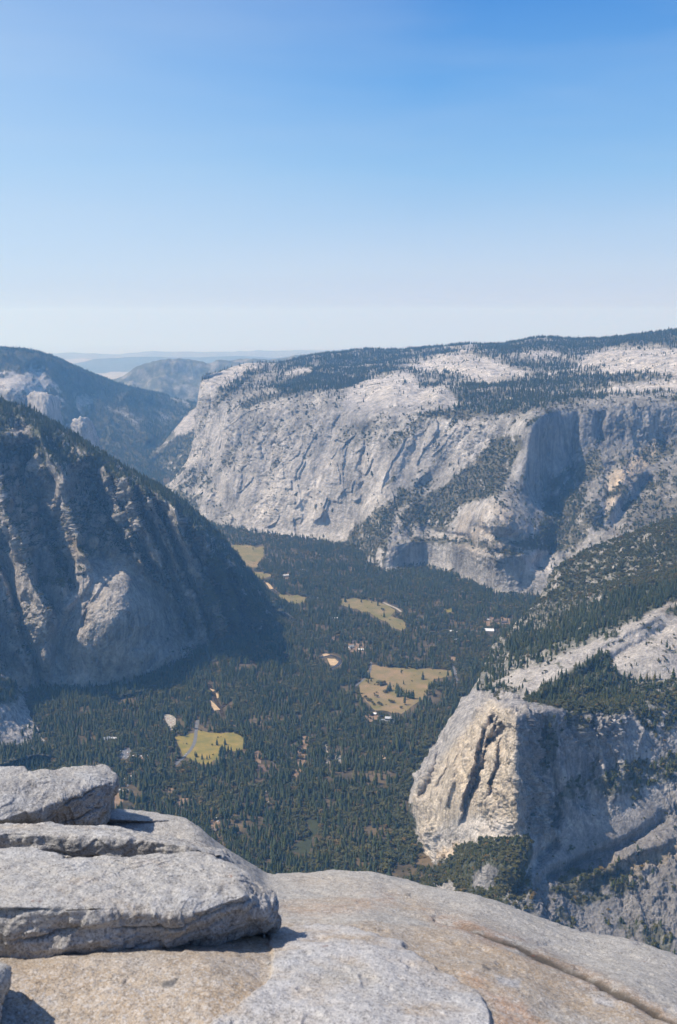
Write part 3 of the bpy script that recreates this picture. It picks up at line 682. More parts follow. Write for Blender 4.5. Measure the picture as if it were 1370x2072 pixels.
shf = poly_mask(px, py, [(1045,1430),(1160,1430),(1240,1450),(1240,1600),(1130,1690),(1050,1690)], 12)
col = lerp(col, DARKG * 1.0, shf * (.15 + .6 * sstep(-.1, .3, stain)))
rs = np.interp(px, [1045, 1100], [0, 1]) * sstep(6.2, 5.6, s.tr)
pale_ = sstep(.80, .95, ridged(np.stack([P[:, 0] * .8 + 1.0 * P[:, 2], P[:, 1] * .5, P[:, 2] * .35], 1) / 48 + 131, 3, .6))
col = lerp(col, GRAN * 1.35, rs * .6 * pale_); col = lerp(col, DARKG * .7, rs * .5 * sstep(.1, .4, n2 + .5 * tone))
fresh = W([(870,1690),(930,1650),(1050,1665),(1070,1690),(1000,1695),(930,1705),(870,1750)], 12)
col = lerp(col, GRAN * 1.2, fresh * .7)
orange = W([(880,1725),(925,1700),(930,1712),(890,1745)], 5); col = lerp(col, TAN * 1.05, orange * .8)
col = lerp(col, WARM * .85, ledge * .8)
brown = poly_mask(px + 20 * n1, py + 20 * n1, [(1085,1120),(1200,1060),(1300,1000),(1700,900),(1700,1200),(1250,1265),(1100,1265),(1070,1240)], 20)
col = lerp(col, np.array([.165, .14, .112]), brown * .9 * sstep(-.35, .15, n1))
low_shade = poly_mask(px, py, [(1060,1790),(1180,1690),(1480,1560),(1680,1560),(1680,2100),(1000,2000)], 30); col = lerp(col, DARKG * 1.0, low_shade * .8)  # lower right slopes darkened in the rock colour to stand for shade
tansl = W([(1150,1790),(1250,1740),(1400,1690),(1400,1720),(1270,1770),(1180,1800)], 10); col = lerp(col, np.array([.30, .235, .16]), tansl * .6)
col = lerp(col, SCRUB * 1.1, sstep(.25, .75, s.veg) * .9)
M_near = terrain_mat('granite near', 3.2, .6, .22)
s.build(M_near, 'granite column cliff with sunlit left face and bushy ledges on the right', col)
print('masses', time.time() - T0, {k: len(m.P) for k, m in MASS.items()})
HAZE_D = 4.2e-5; DENOISE = True

# ------------------------------------------------------------------ valley floor
def solid(name, col, rough=.9, var=.25, scale=.05, col2=None, bump=.5):
    m = bpy.data.materials.new(name); nt, nd, lk = nodes_of(m)
    pos = N_(nt, 'ShaderNodeNewGeometry').outputs['Position']
    n = noise(nt, pos, scale, 6, .65); n2 = noise(nt, pos, scale * 7, 4, .7)
    a = mixc(nt, ramp(nt, n, .35, .65), tuple(np.array(col) * (1 - var)), tuple(np.array(col2 if col2 else col) * (1 + var)))
    a = mixc(nt, ramp(nt, n2, .3, .7, .0, .5), a, tuple(np.array(col) * .55))
    b = N_(nt, 'ShaderNodeBsdfPrincipled', ins={'Roughness': rough, 'Specular IOR Level': .15}); lk.new(a, b.inputs['Base Color'])
    if bump:
        bp = N_(nt, 'ShaderNodeBump', ins={'Strength': bump, 'Distance': .1 / scale * .03}); lk.new(n2, bp.inputs['Height']); lk.new(bp.outputs[0], b.inputs['Normal'])
    o = N_(nt, 'ShaderNodeOutputMaterial'); lk.new(b.outputs[0], o.inputs[0]); return m
M_floor = solid('forest floor', (.07, .06, .036), var=.35, scale=.012, col2=(.13, .095, .058))
M_plain = solid('dry grass plain', (.38, .34, .27), var=.15, scale=.0006, bump=0)
xs = np.concatenate([[-90000, -30000, -9000], np.linspace(-4000, 4000, 81), [9000, 30000, 90000]])
ys = np.concatenate([[-3000, 0, 1000], np.linspace(1500, 12000, 106), [16000, 30000, 40000, 44500]])
X, Y = np.meshgrid(xs, ys); V = np.stack([X.ravel(), Y.ravel(), np.full(X.size, FLOOR)], 1)
me = mesh_from('valley_floor', V, grid_faces(len(ys), len(xs))); vf = link('valley_floor', me, M_floor)
me.materials.append(M_plain); far_ = np.repeat(.5 * (ys[1:] + ys[:-1]) > 14000, len(xs) - 1); me.polygons.foreach_set('material_index', far_.astype(np.int32))
tag(vf, 'flat forested valley floor', 'ground', kind='structure')

def blob_edge(pts, jit, n=10, closed=True, seed=0):
    """polygon with a natural wandering edge, in plan pixels"""
    r = np.random.default_rng(seed); out = []
    P = np.array(pts, float); L = len(P)
    for i in range(L if closed else L - 1):
        a, b = P[i], P[(i + 1) % L]; d = b - a; l = np.hypot(*d); k = max(2, int(l / n))
        nn = np.array([-d[1], d[0]]) / (l + 1e-9)
        for j in range(k):
            out.append(a + d * j / k + nn * r.normal() * jit * (1 if j else .4))
    return np.array(out)
SHEETS = []
def sheet(name, pts, mat, z, label, cat, jit=1.3, clear=True, seed=0):
    E = blob_edge(pts, jit, 8, True, seed + len(SHEETS)); W = floor_at(E[:, 0], E[:, 1]); W[:, 2] = FLOOR + z
    me = bpy.data.meshes.new(name); me.from_pydata([tuple(p) for p in W], [], [tuple(range(len(W)))]); me.update()
    if me.polygons[0].normal.z < 0: me.flip_normals()
    if clear: SHEETS.append((np.array(pts, float), name))
    return tag(link(name, me, mat), label, cat, kind='structure')
ROADS = []
def strip(name, pts, width, mat, z, label, cat, clear=True):
    P = floor_at(np.array(pts, float)[:, 0], np.array(pts, float)[:, 1])
    t = np.linspace(0, len(pts) - 1, 40); C = crom(P, t, 0); C[:, 2] = FLOOR + z
    T = np.gradient(C[:, :2], axis=0); T /= np.linalg.norm(T, axis=1)[:, None]
    Nn = np.stack([-T[:, 1], T[:, 0], np.zeros(len(T))], 1)
    V = np.concatenate([C - Nn * width / 2, C + Nn * width / 2]); n = len(C)
    i = np.arange(n - 1); me = mesh_from(name, V, np.stack([i, i + 1, i + 1 + n, i + n], 1))
    if clear: ROADS.append((pts, width))
    return tag(link(name, me, mat), label, cat, kind='structure')
M_yel = solid('dry yellow meadow', (.40, .29, .08), var=.22, scale=.022, col2=(.13, .125, .035), bump=0)
M_mead = solid('tawny meadow', (.40, .27, .15), var=.22, scale=.014, col2=(.12, .115, .038), bump=0)
M_gmead = solid('olive meadow', (.34, .25, .115), var=.22, scale=.013, col2=(.10, .105, .036), bump=0)
M_dmead = solid('dark meadow', (.05, .056, .026), var=.2, scale=.03)
M_sand = solid('river sand', (.55, .40, .24), var=.15, scale=.06)
M_dirt = solid('bare dirt', (.27, .185, .12), var=.25, scale=.06)
M_dirt2 = solid('brown dirt', (.16, .11, .085), var=.2, scale=.06)
M_asph = solid('grey asphalt', (.17, .17, .175), var=.12, scale=.1)
M_lot = solid('parking lot dust', (.40, .355, .29), var=.15, scale=.08)
M_water = solid('river water', (.055, .04, .026), rough=.12, var=.2, scale=.06)
sheet('meadow', [(751,1345),(800,1350),(848,1353),(914,1356),(918,1368),(895,1372),(877,1374),(864,1398),(862,1411),(838,1426),(812,1445),(785,1440),(759,1438),(740,1420),(727,1406),(725,1390),(743,1358)], M_mead, .3, 'large tawny meadow with scattered pines before the stone lodge', 'meadow')
sheet('meadow', [(690,1211),(735,1212),(762,1218),(785,1224),(800,1235),(790,1246),(815,1255),(824,1270),(812,1276),(796,1272),(788,1260),(762,1250),(748,1240),(712,1232),(690,1224)], M_gmead, .3, 'winding olive meadow between trees in the middle of the valley', 'meadow')
sheet('meadow', [(352,1491),(380,1486),(401,1477),(422,1482),(447,1484),(473,1481),(496,1494),(492,1516),(470,1520),(443,1520),(441,1538),(417,1546),(394,1540),(371,1531),(364,1513)], M_yel, .3, 'bright yellow meadow crossed by a curving road', 'meadow')
sheet('meadow', [(434,1114),(455,1104),(494,1103),(534,1106),(533,1124),(524,1136),(492,1136),(468,1131),(450,1126)], M_gmead, .3, 'farthest green meadow below the white wall', 'meadow')
sheet('meadow', [(494,1134),(524,1135),(520,1148),(497,1147)], M_mead, .45, 'small brown meadow at the near edge of the farthest green one', 'meadow')
sheet('meadow', [(492,1157),(529,1157),(551,1163),(527,1174),(525,1190),(543,1200),(562,1214),(543,1217),(530,1208),(512,1198),(500,1174)], M_gmead, .3, 'narrow green meadow curving along the wooded toe of the shaded wall', 'meadow')
sheet('meadow', [(553,1204),(602,1203),(621,1209),(617,1217),(595,1221),(562,1213)], M_gmead, .3, 'small green meadow beside the bend of the narrow one', 'meadow')
sheet('meadow', [(619,1656),(646,1659),(644,1681),(630,1703),(627,1728),(585,1722),(613,1701),(630,1684)], M_dmead, .3, 'dark green marshy meadow nearest to the summit ledge', 'meadow', 2)
sheet('meadow', [(897,1234),(915,1231),(916,1238),(905,1239)], M_yel, .3, 'tiny yellow meadow near the foot of the dark buttress', 'meadow')
for i, (pts, mt, lab) in enumerate([
   ([(605,1490),(626,1489),(624,1520),(613,1551),(602,1575),(590,1570),(600,1531)], M_dirt, 'long pale dirt clearing among the trees'),
   ([(519,1548),(558,1547),(564,1559),(519,1562)], M_dirt2, 'brown bare clearing below the yellow meadow'),
   ([(516,1520),(530,1518),(528,1545),(517,1545)], M_dirt, 'sunlit tan clearing with thin trees'),
   ([(657,1504),(664,1504),(667,1545),(660,1545)], M_lot, 'narrow grey clearing among the trees'),
   ([(678,1529),(691,1529),(689,1545),(677,1544)], M_lot, 'pale grey gravel patch among dark trees'),
   ([(760,1526),(781,1531),(776,1536),(762,1537)], M_sand, 'cream sand patch near the foot of the column cliff'),
   ([(338,1592),(353,1596),(352,1606),(341,1604)], M_dirt, 'small orange dirt patch above the boulders'),
   ([(389,1605),(407,1608),(403,1615),(384,1620)], M_dirt, 'orange dirt patch on the right of the camp'),
   ([(346,1618),(381,1615),(372,1626),(349,1631)], M_dirt, 'pink dirt patch in the middle of the camp'),
   ([(228,1606),(252,1604),(250,1622),(228,1640)], M_dirt, 'orange bank beside the tilted boulder'),
   ([(266,1523),(300,1526),(304,1533),(277,1538)], M_dirt, 'pink clearing with white tents'),
   ([(669,1288),(683,1286),(677,1300)], M_dirt, 'small tan triangular clearing'),
   ([(700,1302),(735,1300),(736,1318),(704,1320)], M_dirt, 'dirt ground between village houses'),
   ([(970,1249),(1030,1250),(1032,1262),(985,1267)], M_dirt, 'dirt ground between buildings near the dark cliff'),
   ([(735,1444),(760,1440),(770,1456),(745,1462)], M_dirt, 'tan yard on the left of the stone lodge'),
   ([(570,1162),(585,1160),(586,1170),(574,1172)], M_dirt, 'pale yard around the far building'),
   ([(905,1326),(926,1331),(925,1338),(915,1337)], M_dirt, 'tan dirt patch right above the tawny meadow'),
   ([(425,1660),(446,1662),(444,1690),(428,1690)], M_dirt, 'tan clearing round the brown cabin'),
   ([(525,1460),(540,1462),(538,1470),(526,1469)], M_dirt, 'tiny dirt gap in the forest')]):
    sheet('clearing', pts, mt, .3 + .01 * i, lab, 'clearing', .9)
sheet('parking_lot', [(331,1447),(340,1445),(356,1451),(356,1474),(343,1478),(337,1462)], M_lot, .32, 'pale parking lot full of cars above the yellow meadow', 'parking lot', .5)
sheet('parking_lot', [(242,1520),(263,1511),(267,1522),(257,1536),(240,1533)], M_asph, .32, 'grey parking lot shaded by trees beside the tents', 'parking lot', .5)
strip('road', [(401,1455),(399,1466),(397,1480),(394,1501),(386,1517),(373,1531),(355,1548)], 12, M_asph, .6, 'grey curving road across the yellow meadow', 'road')
strip('road', [(751,1340),(750,1350),(747,1362),(733,1377),(720,1388)], 9, M_asph, .6, 'grey road along the left edge of the tawny meadow', 'road')
strip('road', [(917,1345),(919,1355),(923,1371),(926,1382)], 10, M_asph, .6, 'grey road at the right corner of the tawny meadow', 'road')
strip('road', [(514,1196),(526,1202),(543,1209),(566,1213)], 9, M_lot, .6, 'pale road through the narrow green meadow', 'road')
strip('road', [(776,1219),(786,1224),(802,1231),(812,1238)], 13, M_lot, .6, 'pale road at the winding olive meadow', 'road')
strip('river', [(424,1386),(431,1402),(437,1418),(446,1434),(452,1450)], 15, M_water, .35, 'brown river reach between sand banks above the yellow meadow', 'river')
strip('river', [(446,1434),(470,1415),(520,1392),(580,1368),(625,1345),(655,1328)], 17, M_water, .33, 'dark wooded river between the brown reach and the river bend', 'river', clear=False)
strip('river', [(650,1330),(665,1326),(679,1329),(689,1336),(684,1345),(672,1352)], 16, M_water, .35, 'dark river bend around a cream sand bar', 'river')
strip('river', [(525,1172),(535,1180),(548,1190),(560,1200)], 14, M_water, .38, 'far river reach beside the narrow green meadow', 'river')
for pts, lab in [([(426,1416),(434,1424),(446,1436),(434,1439),(428,1429)], 'orange sand bank on the left of the brown river'), ([(437,1403),(444,1398),(444,1411),(439,1413)], 'cream sand bank on the right of the brown river'),
                 ([(662,1332),(678,1333),(685,1339),(677,1347),(669,1346)], 'bright cream sand bar inside the dark river bend'), ([(537,1179),(545,1180),(553,1191),(547,1193)], 'far pale sand bank'),
                 ([(652,1324),(662,1322),(668,1325),(655,1328)], 'thin sand bank above the dark river bend'), ([(424,1393),(436,1396),(431,1400)], 'thin sand bank at the top of the brown river')]:
    sheet('sand_bank', pts, M_sand, .5, lab, 'sand bank', .5)

# ------------------------------------------------------------------ tree shapes (height 1)
def leaf_mat(name, c1, c2):
    m = bpy.data.materials.new(name); nt, nd, lk = nodes_of(m)
    oi = N_(nt, 'ShaderNodeObjectInfo'); pos = N_(nt, 'ShaderNodeNewGeometry').outputs['Position']
    n = noise(nt, pos, .5, 3, .6); n2 = noise(nt, pos, .006, 3, .6)
    a = mixc(nt, oi.outputs['Random'], c1, c2)
    a = mixc(nt, ramp(nt, n2, .40, .66, 0, .75), a, tuple(np.array(c2) * np.array([1.3, 1.15, 1.0])))
    a = mixc(nt, ramp(nt, n, .3, .7, 0, .5), a, tuple(np.array(c1) * .75))
    fr = N_(nt, 'ShaderNodeMath', operation='FRACT'); m9 = N_(nt, 'ShaderNodeMath', operation='MULTIPLY'); m9.inputs[1].default_value = 37.7; lk.new(oi.outputs['Random'], m9.inputs[0]); lk.new(m9.outputs[0], fr.inputs[0])
    a = mixc(nt, ramp(nt, fr.outputs[0], .93, .95, 0, .7), a, tuple(np.array(c2) * np.array([1.7, 1.15, 1.1])))
    a = mixc(nt, ramp(nt, fr.outputs[0], .30, .0, 0, .5), a, tuple(np.array(c1) * .6))
    b = N_(nt, 'ShaderNodeBsdfPrincipled', ins={'Roughness': .8, 'Specular IOR Level': .2}); lk.new(a, b.inputs['Base Color'])
    o = N_(nt, 'ShaderNodeOutputMaterial'); lk.new(b.outputs[0], o.inputs[0]); return m
M_pine = leaf_mat('pine needles', (.025, .043, .017), (.074, .088, .028))
M_oak = leaf_mat('oak leaves', (.055, .064, .022), (.115, .108, .040))
M_bark = solid('bark', (.12, .08, .055), var=.2, scale=2.)
def cone_trunk(h, r, n=6, bend=.01, seed=0):
    rr = np.random.default_rng(seed); V = []; Fc = []
    zs = [-.03, .02, .25, .6, h]; rs = [r * 1.6, r * 1.1, r * .85, r * .5, r * .12]
    for k, (z, q) in enumerate(zip(zs, rs)):
        ox, oy = rr.normal(0, bend, 2) * (k > 1)
        for i in range(n): V.append((ox + q * math.cos(6.283 * i / n), oy + q * math.sin(6.283 * i / n), z))
    for k in range(len(zs) - 1):
        for i in range(n): a = k * n + i; b = k * n + (i + 1) % n; Fc.append((a, b, b + n, a + n))
    return np.array(V), np.array(Fc)
def conifer_crown(seed, base=.14, rad=.125, whorls=17, per=6, sparse=0.):
    r = np.random.default_rng(seed); V = []; Fc = []
    for k in range(whorls):
        t = k / (whorls - 1); z = base + (1 - base) * (t ** .92) * .97
        R = rad * ((1 - t) ** .6 * .92 + .08) * (.75 + .5 * r.random()) * (.55 + .45 * min(1, t * 5 + .4))
        for j in range(per):
            if r.random() < sparse + .08: continue
            a = 6.283 * (j + r.random() * .7) / per + k * 2.4; L = R * (.7 + .5 * r.random()); dz = -L * (.25 + .5 * r.random()) * (1 - t * .6)
            c, s_ = math.cos(a), math.sin(a); w = L * (.42 + .2 * r.random()); th = .018 + .2 * L
            i = len(V)
            V += [(0, 0, z + th), (c * L * .55 - s_ * w, s_ * L * .55 + c * w, z + dz * .45 + r.normal() * .006), (c * L, s_ * L, z + dz),
                  (c * L * .55 + s_ * w, s_ * L * .55 - c * w, z + dz * .45 + r.normal() * .006), (c * L * .5, s_ * L * .5, z + dz * .3 - th * .8)]
            Fc += [(i, i + 1, i + 2), (i, i + 2, i + 3), (i + 4, i + 2, i + 1), (i + 4, i + 3, i + 2)]
    i = len(V); V += [(.008, 0, .93), (-.006, .008, .93), (-.004, -.008, .93), (0, 0, 1.0)]; Fc += [(i, i + 1, i + 3), (i + 1, i + 2, i + 3), (i + 2, i, i + 3)]
    return np.array(V), np.array(Fc)
def round_crown(seed, lobes=7, leaves=210, wide=.62):
    r = np.random.default_rng(seed); V = []; Fc = []
    C = [(r.normal(0, .2), r.normal(0, .2), .45 + .33 * r.random(), .2 + .14 * r.random()) for _ in range(lobes)]
    for k in range(leaves):
        cx, cy_, cz, R = C[k % lobes]
        d = r.normal(size=3); d /= np.linalg.norm(d); d[2] = d[2] * .8 + .1
        p = np.array([cx, cy_, cz]) + d * R * (.75 + .35 * r.random())
        u = np.cross(d, r.normal(size=3)); u /= np.linalg.norm(u); v = np.cross(d, u); s_ = .075 + .06 * r.random()
        i = len(V); tl = d * s_ * .5 * r.normal()
        V += [p + u * s_, p + v * s_ + tl, p - u * s_ * .9, p - v * s_ - tl]; Fc += [(i, i + 1, i + 2), (i, i + 2, i + 3)]
    V = np.array(V); V[:, :2] *= wide / .5; V[:, 2] = np.clip(V[:, 2], .04, None)
    return V, np.array(Fc)
KINDS = {'pine': [], 'oak': []}
for k, (b_, rd, wh, pe, sp) in enumerate([(.08, .20, 15, 7, 0), (.16, .17, 14, 7, .05), (.05, .235, 15, 7, 0), (.26, .165, 13, 6, .12)]):
    tv, tf = cone_trunk(.9, .011, seed=k); cv, cf = conifer_crown(20 + k, b_, rd, wh, pe, sp)
    tm = mesh_from('pine_trunk', tv, tf); tm.materials.append(M_bark); cm = mesh_from('pine_crown', cv, cf, False); cm.materials.append(M_pine); KINDS['pine'].append((tm, cm))
for k in range(3):
    tv, tf = cone_trunk(.55, .035, bend=.03, seed=9 + k); cv, cf = round_crown(50 + k, 6 + k, 200 + 20 * k)
    tm = mesh_from('oak_trunk', tv, tf); tm.materials.append(M_bark); cm = mesh_from('oak_crown', cv, cf, False); cm.materials.append(M_oak); KINDS['oak'].append((tm, cm))

# ------------------------------------------------------------------ where trees grow
TP = {'pine': [], 'oak': []}           # rows: x, y, z, height, zone
ZONES = {}
def zone(name, pine_label, oak_label): ZONES[len(ZONES)] = (name, pine_label, oak_label); return len(ZONES) - 1
def add_trees(kind, P, H, z): TP[kind].append(np.concatenate([P, H[:, None], np.full((len(P), 1), z)], 1))
# valley forest
zf = zone('valley', 'dark conifer in the dense forest on the valley floor', 'round leafy tree among the conifers on the valley floor')
zm = zone('meadow', 'dark conifer standing in the open tawny meadow', 'round leafy tree standing in the open tawny meadow')
FLOORPOLY = [(-330,1530),(-60,1500),(70,1480),(60,1400),(110,1390),(190,1385),(285,1362),(355,1332),(410,1305),(470,1288),(530,1270),(570,1262),(535,1225),(500,1190),(430,1110),(380,1060),(330,1015),(290,985),(220,955),(190,945),(200,930),(330,940),(330,985),(385,1035),(470,1060),(570,1076),(640,1084),(720,1100),(768,1145),(860,1136),(950,1168),(1010,1190),(1075,1196),(1110,1200),(1040,1290),(990,1385),(930,1475),(860,1600),(860,1700),(830,1775),(800,1850),(-330,1850)]
def floor_pts(d0, d1, sp):
    n_y = int((d1 - d0) / sp); ys = d0 + np.arange(n_y) * sp; out = []
    for y in ys:
        m = y * .36 + 420; x = np.arange(-m, m, sp); out.append(np.stack([x, np.full(len(x), y)], 1))
    Q = np.concatenate(out); return Q + RNG.uniform(-.55, .55, Q.shape) * sp
Q = np.concatenate([floor_pts(2150, 4200, 9.5), floor_pts(4200, 6000, 12), floor_pts(6000, 10500, 16)])
P = np.concatenate([Q, np.full((len(Q), 1), FLOOR)], 1)
px, py, _ = project(P)
ok = poly_mask(px, py, FLOORPOLY, .01) > .5
P, px, py = P[ok], px[ok], py[ok]
nA = fbm(P / 150 + 3, 4); nB = fbm(P / 45 + 8, 3)
hpx = 24 / project(P)[2] * F * .9
keep = RNG.random(len(P)) < .95 - .85 * sstep(.05, .30, nA + .6 * nB)
wob = 7 * fbm(P / 24 + 55, 3); wob2 = 4.5 * fbm(P / 28 + 75, 3); stay = RNG.random(len(P))
for poly, nm in SHEETS:
    thin = stay < (.30 if nm == 'clearing' else .012)
    for fr in ((0, .5) if nm == 'clearing' else (0, .4, .8)): keep &= thin | ~(poly_mask(px + wob, py + wob2 - fr * hpx, poly, .01) > .5)
for Cl, wd in ROADS:
    dpt = project(P)[2]
    for fr in (0, .35, .7): keep &= pl_dist(px, py - fr * hpx, Cl)[0] > wd * .5 / dpt * F * .8 + 1.6
P, nA, nB, px, py = P[keep], nA[keep], nB[keep], px[keep], py[keep]
H = 23 + 7.5 * RNG.normal(size=len(P)) + 15 * nA + 8 * nB; H = np.clip(H, 7, 46)
oakp = .08 + sstep(-.1, .3, -nA + .5 * nB) * .5
oakp = np.maximum(oakp, .45 * poly_mask(px, py, [(900,1240),(1010,1270),(960,1380),(880,1400),(880,1290)], 20))
oakp = np.maximum(oakp, .85 * poly_mask(px, py, [(740,1860),(780,1700),(800,1560),(870,1480),(930,1560),(900,1860)], 25))
oak = RNG.random(len(P)) < oakp
add_trees('pine', P[~oak], H[~oak], zf)
Ho = np.clip(11 + 4 * RNG.normal(size=oak.sum()), 5, 21); add_trees('oak', P[oak], Ho, zf)
# pines and bushes of the tawny meadow, one by one
mp = [(737,1368,38),(742,1372,42),(747,1373,36),(741,1365,34),(785,1399,36),(789,1397,40),(783,1402,28),(803,1402,46),(806,1404,44),(809,1406,42),(813,1408,40),(817,1410,40),(822,1411,38),(826,1412,34),(829,1413,38),(833,1414,42),(836,1414,40),(805,1410,34),(819,1415,30),(906,1368,34),(858,1420,36)]
A = np.array(mp, float); add_trees('pine', floor_at(A[:, 0], A[:, 1]), A[:, 2], zm)
mo = [(766,1384,17),(770,1386,20),(775,1386,18),(778,1383,14),(763,1411,11),(767,1425,12),(771,1427,10),(789,1421,12),(795,1422,11),(749,1420,13),(755,1426,12),(740,1412,12),(744,1418,11),(812,1433,9),(758,1405,6)]
A = np.array(mo, float); add_trees('oak', floor_at(A[:, 0], A[:, 1]), A[:, 2], zm)
# low bushes dotted over the meadows
for poly, nm in SHEETS:
    if nm == 'meadow':
        lo_, hi_ = poly.min(0), poly.max(0); n_ = int((hi_ - lo_).prod() / 420) + 2
        q_ = RNG.uniform(lo_, hi_, (n_, 2)); q_ = q_[poly_mask(q_[:, 0], q_[:, 1], poly, .01) > .5]
        if len(q_): add_trees('oak', floor_at(q_[:, 0], q_[:, 1]), RNG.uniform(2, 6, len(q_)), zm if poly[0][0] == 751 else zf)
# trees in the yellow meadow's edge
A = np.array([(395,1532,24),(398,1531,18),(409,1536,22),(419,1537,20),(424,1535,18),(450,1523,34),(455,1524,36),(462,1523,32),(448,1527,36),(468,1524,30)], float)
add_trees('pine', floor_at(A[:, 0], A[:, 1]), A[:, 2], zf)

def grow(s, dens, pine_h, oak_h, p_oak, z, cut=.35, sel=None, clump=0):
    """scatter on a mountain side: dens = trees per square metre at full cover"""
    G = s.P.reshape(s.nr, s.nc, 3); A = G[:-1, :-1]; B = G[:-1, 1:]; C = G[1:, 1:]; Dq = G[1:, :-1]
    cr = np.cross(C - A, Dq - B); area = .5 * np.hypot(np.hypot(cr[..., 0], cr[..., 1]), cr[..., 2]); flat = .5 * np.abs(cr[..., 2])
    area = np.minimum(area, flat * 1.6)
    v = s.veg.reshape(s.nr, s.nc)[:-1, :-1]
    w = area * np.clip((v - cut) / (1 - cut), 0, 1) ** 1.2 * dens
    pxg = s.px.reshape(s.nr, s.nc)[:-1, :-1]; w = w * ((pxg > -160) & (pxg < 1530))
    if sel is not None: w = w * sel.reshape(s.nr, s.nc)[:-1, :-1]
    if clump: w = w * 3.2 * sstep(.08, .4, fbm(s.P / clump + 7, 3).reshape(s.nr, s.nc)[:-1, :-1])
    n = RNG.poisson(w.ravel()); idx = np.repeat(np.arange(n.size), n)
    u, t = RNG.random(len(idx)), RNG.random(len(idx))
    f = lambda Z: Z.reshape(-1, 3)[idx]
    P = f(A) * ((1 - u) * (1 - t))[:, None] + f(B) * (u * (1 - t))[:, None] + f(C) * (u * t)[:, None] + f(Dq) * ((1 - u) * t)[:, None]
    o = RNG.random(len(idx)) < (p_oak if np.isscalar(p_oak) else p_oak.reshape(s.nr, s.nc)[:-1, :-1].ravel()[idx])
    add_trees('pine', P[~o], np.clip(pine_h * (1 + .28 * RNG.normal(size=(~o).sum())), 4, 60), z)
    add_trees('oak', P[o], np.clip(oak_h * (1 + .35 * RNG.normal(size=o.sum())), 1.5, 20), z)
z = zone('north', 'dark conifer on the wooded plateau above the pale wall', 'round leafy tree on the slopes of the pale wall')
s = MASS['EC']; plat = sstep(5.9, 6.4, s.tr)
grow(s, 1 / 300, 25, 8, 1 - plat, z, .3, plat); grow(s, 1 / 130, 22, 8, .8, z, .35, 1 - plat)
# scattered lone trees on the bare slabs of the plateau
sv = s.veg.copy(); s.veg = np.full_like(sv, .55); grow(s, 1 / 620, 15, 6, .2, z, .3, plat * (sv < .35), 110); s.veg = sv
z = zone('left mountain', 'conifer on the hazy mountain across the valley', 'leafy tree on the hazy mountain across the valley')
grow(MASS['LM'], 1 / 480, 28, 10, .1, z); grow(MASS['NS'], 1 / 330, 26, 10, .3, z)
for k in ('S1', 'S2', 'S3'): grow(MASS[k], 1 / 400, 18, 6, .3, z)
z = zone('shaded wall', 'dark conifer on the crest and ribs of the shaded left wall', 'leafy bush on the lower slope of the shaded left wall')
s = MASS['GP']; up = sstep(-.8, -.1, s.tr - crest)
grow(s, 1 / 140, 19, 7, .05, z, .3, up); grow(s, 1 / 55, 14, 6.5, .9, z, .35, (1 - up))
grow(MASS['TF'], 1 / 120, 24, 6, .5, z)
z = zone('column', 'dark conifer on the ledges above the column cliff', 'olive bushy tree on the apron and ledges of the column cliff')
s = MASS['WC']; po = np.where(s.tr > 5.8, .28, .9); po = np.where((s.tr > 8.9) & (s.py < 1215 - .18 * (s.px - 1130)), .72, po); po = np.where((s.px > 1230) & (s.tr < 6), .6, po)
grow(s, 1 / 75, 20, 6.5, po, z, .3, ((s.tr > 5.8) & (s.tr <= 8.6)).astype(float)); grow(s, 1 / 52, 17, 7.0, np.full(len(s.P), .85), z, .3, (s.tr > 8.6).astype(float)); grow(s, 1 / 34, 15, 6.5, po, z, .3, (s.tr <= 5.8).astype(float))
sv = s.veg.copy(); s.veg = np.full_like(sv, .6); grow(s, 1 / 280, 11, 4.6, .75, z, .3, ((sv < .4) & ((s.tr > 5.7) | (s.px > 1080))).astype(float), 45); s.veg = sv
for k in TP: TP[k] = np.concatenate(TP[k]); print(k, len(TP[k]))
print('trees', time.time() - T0)

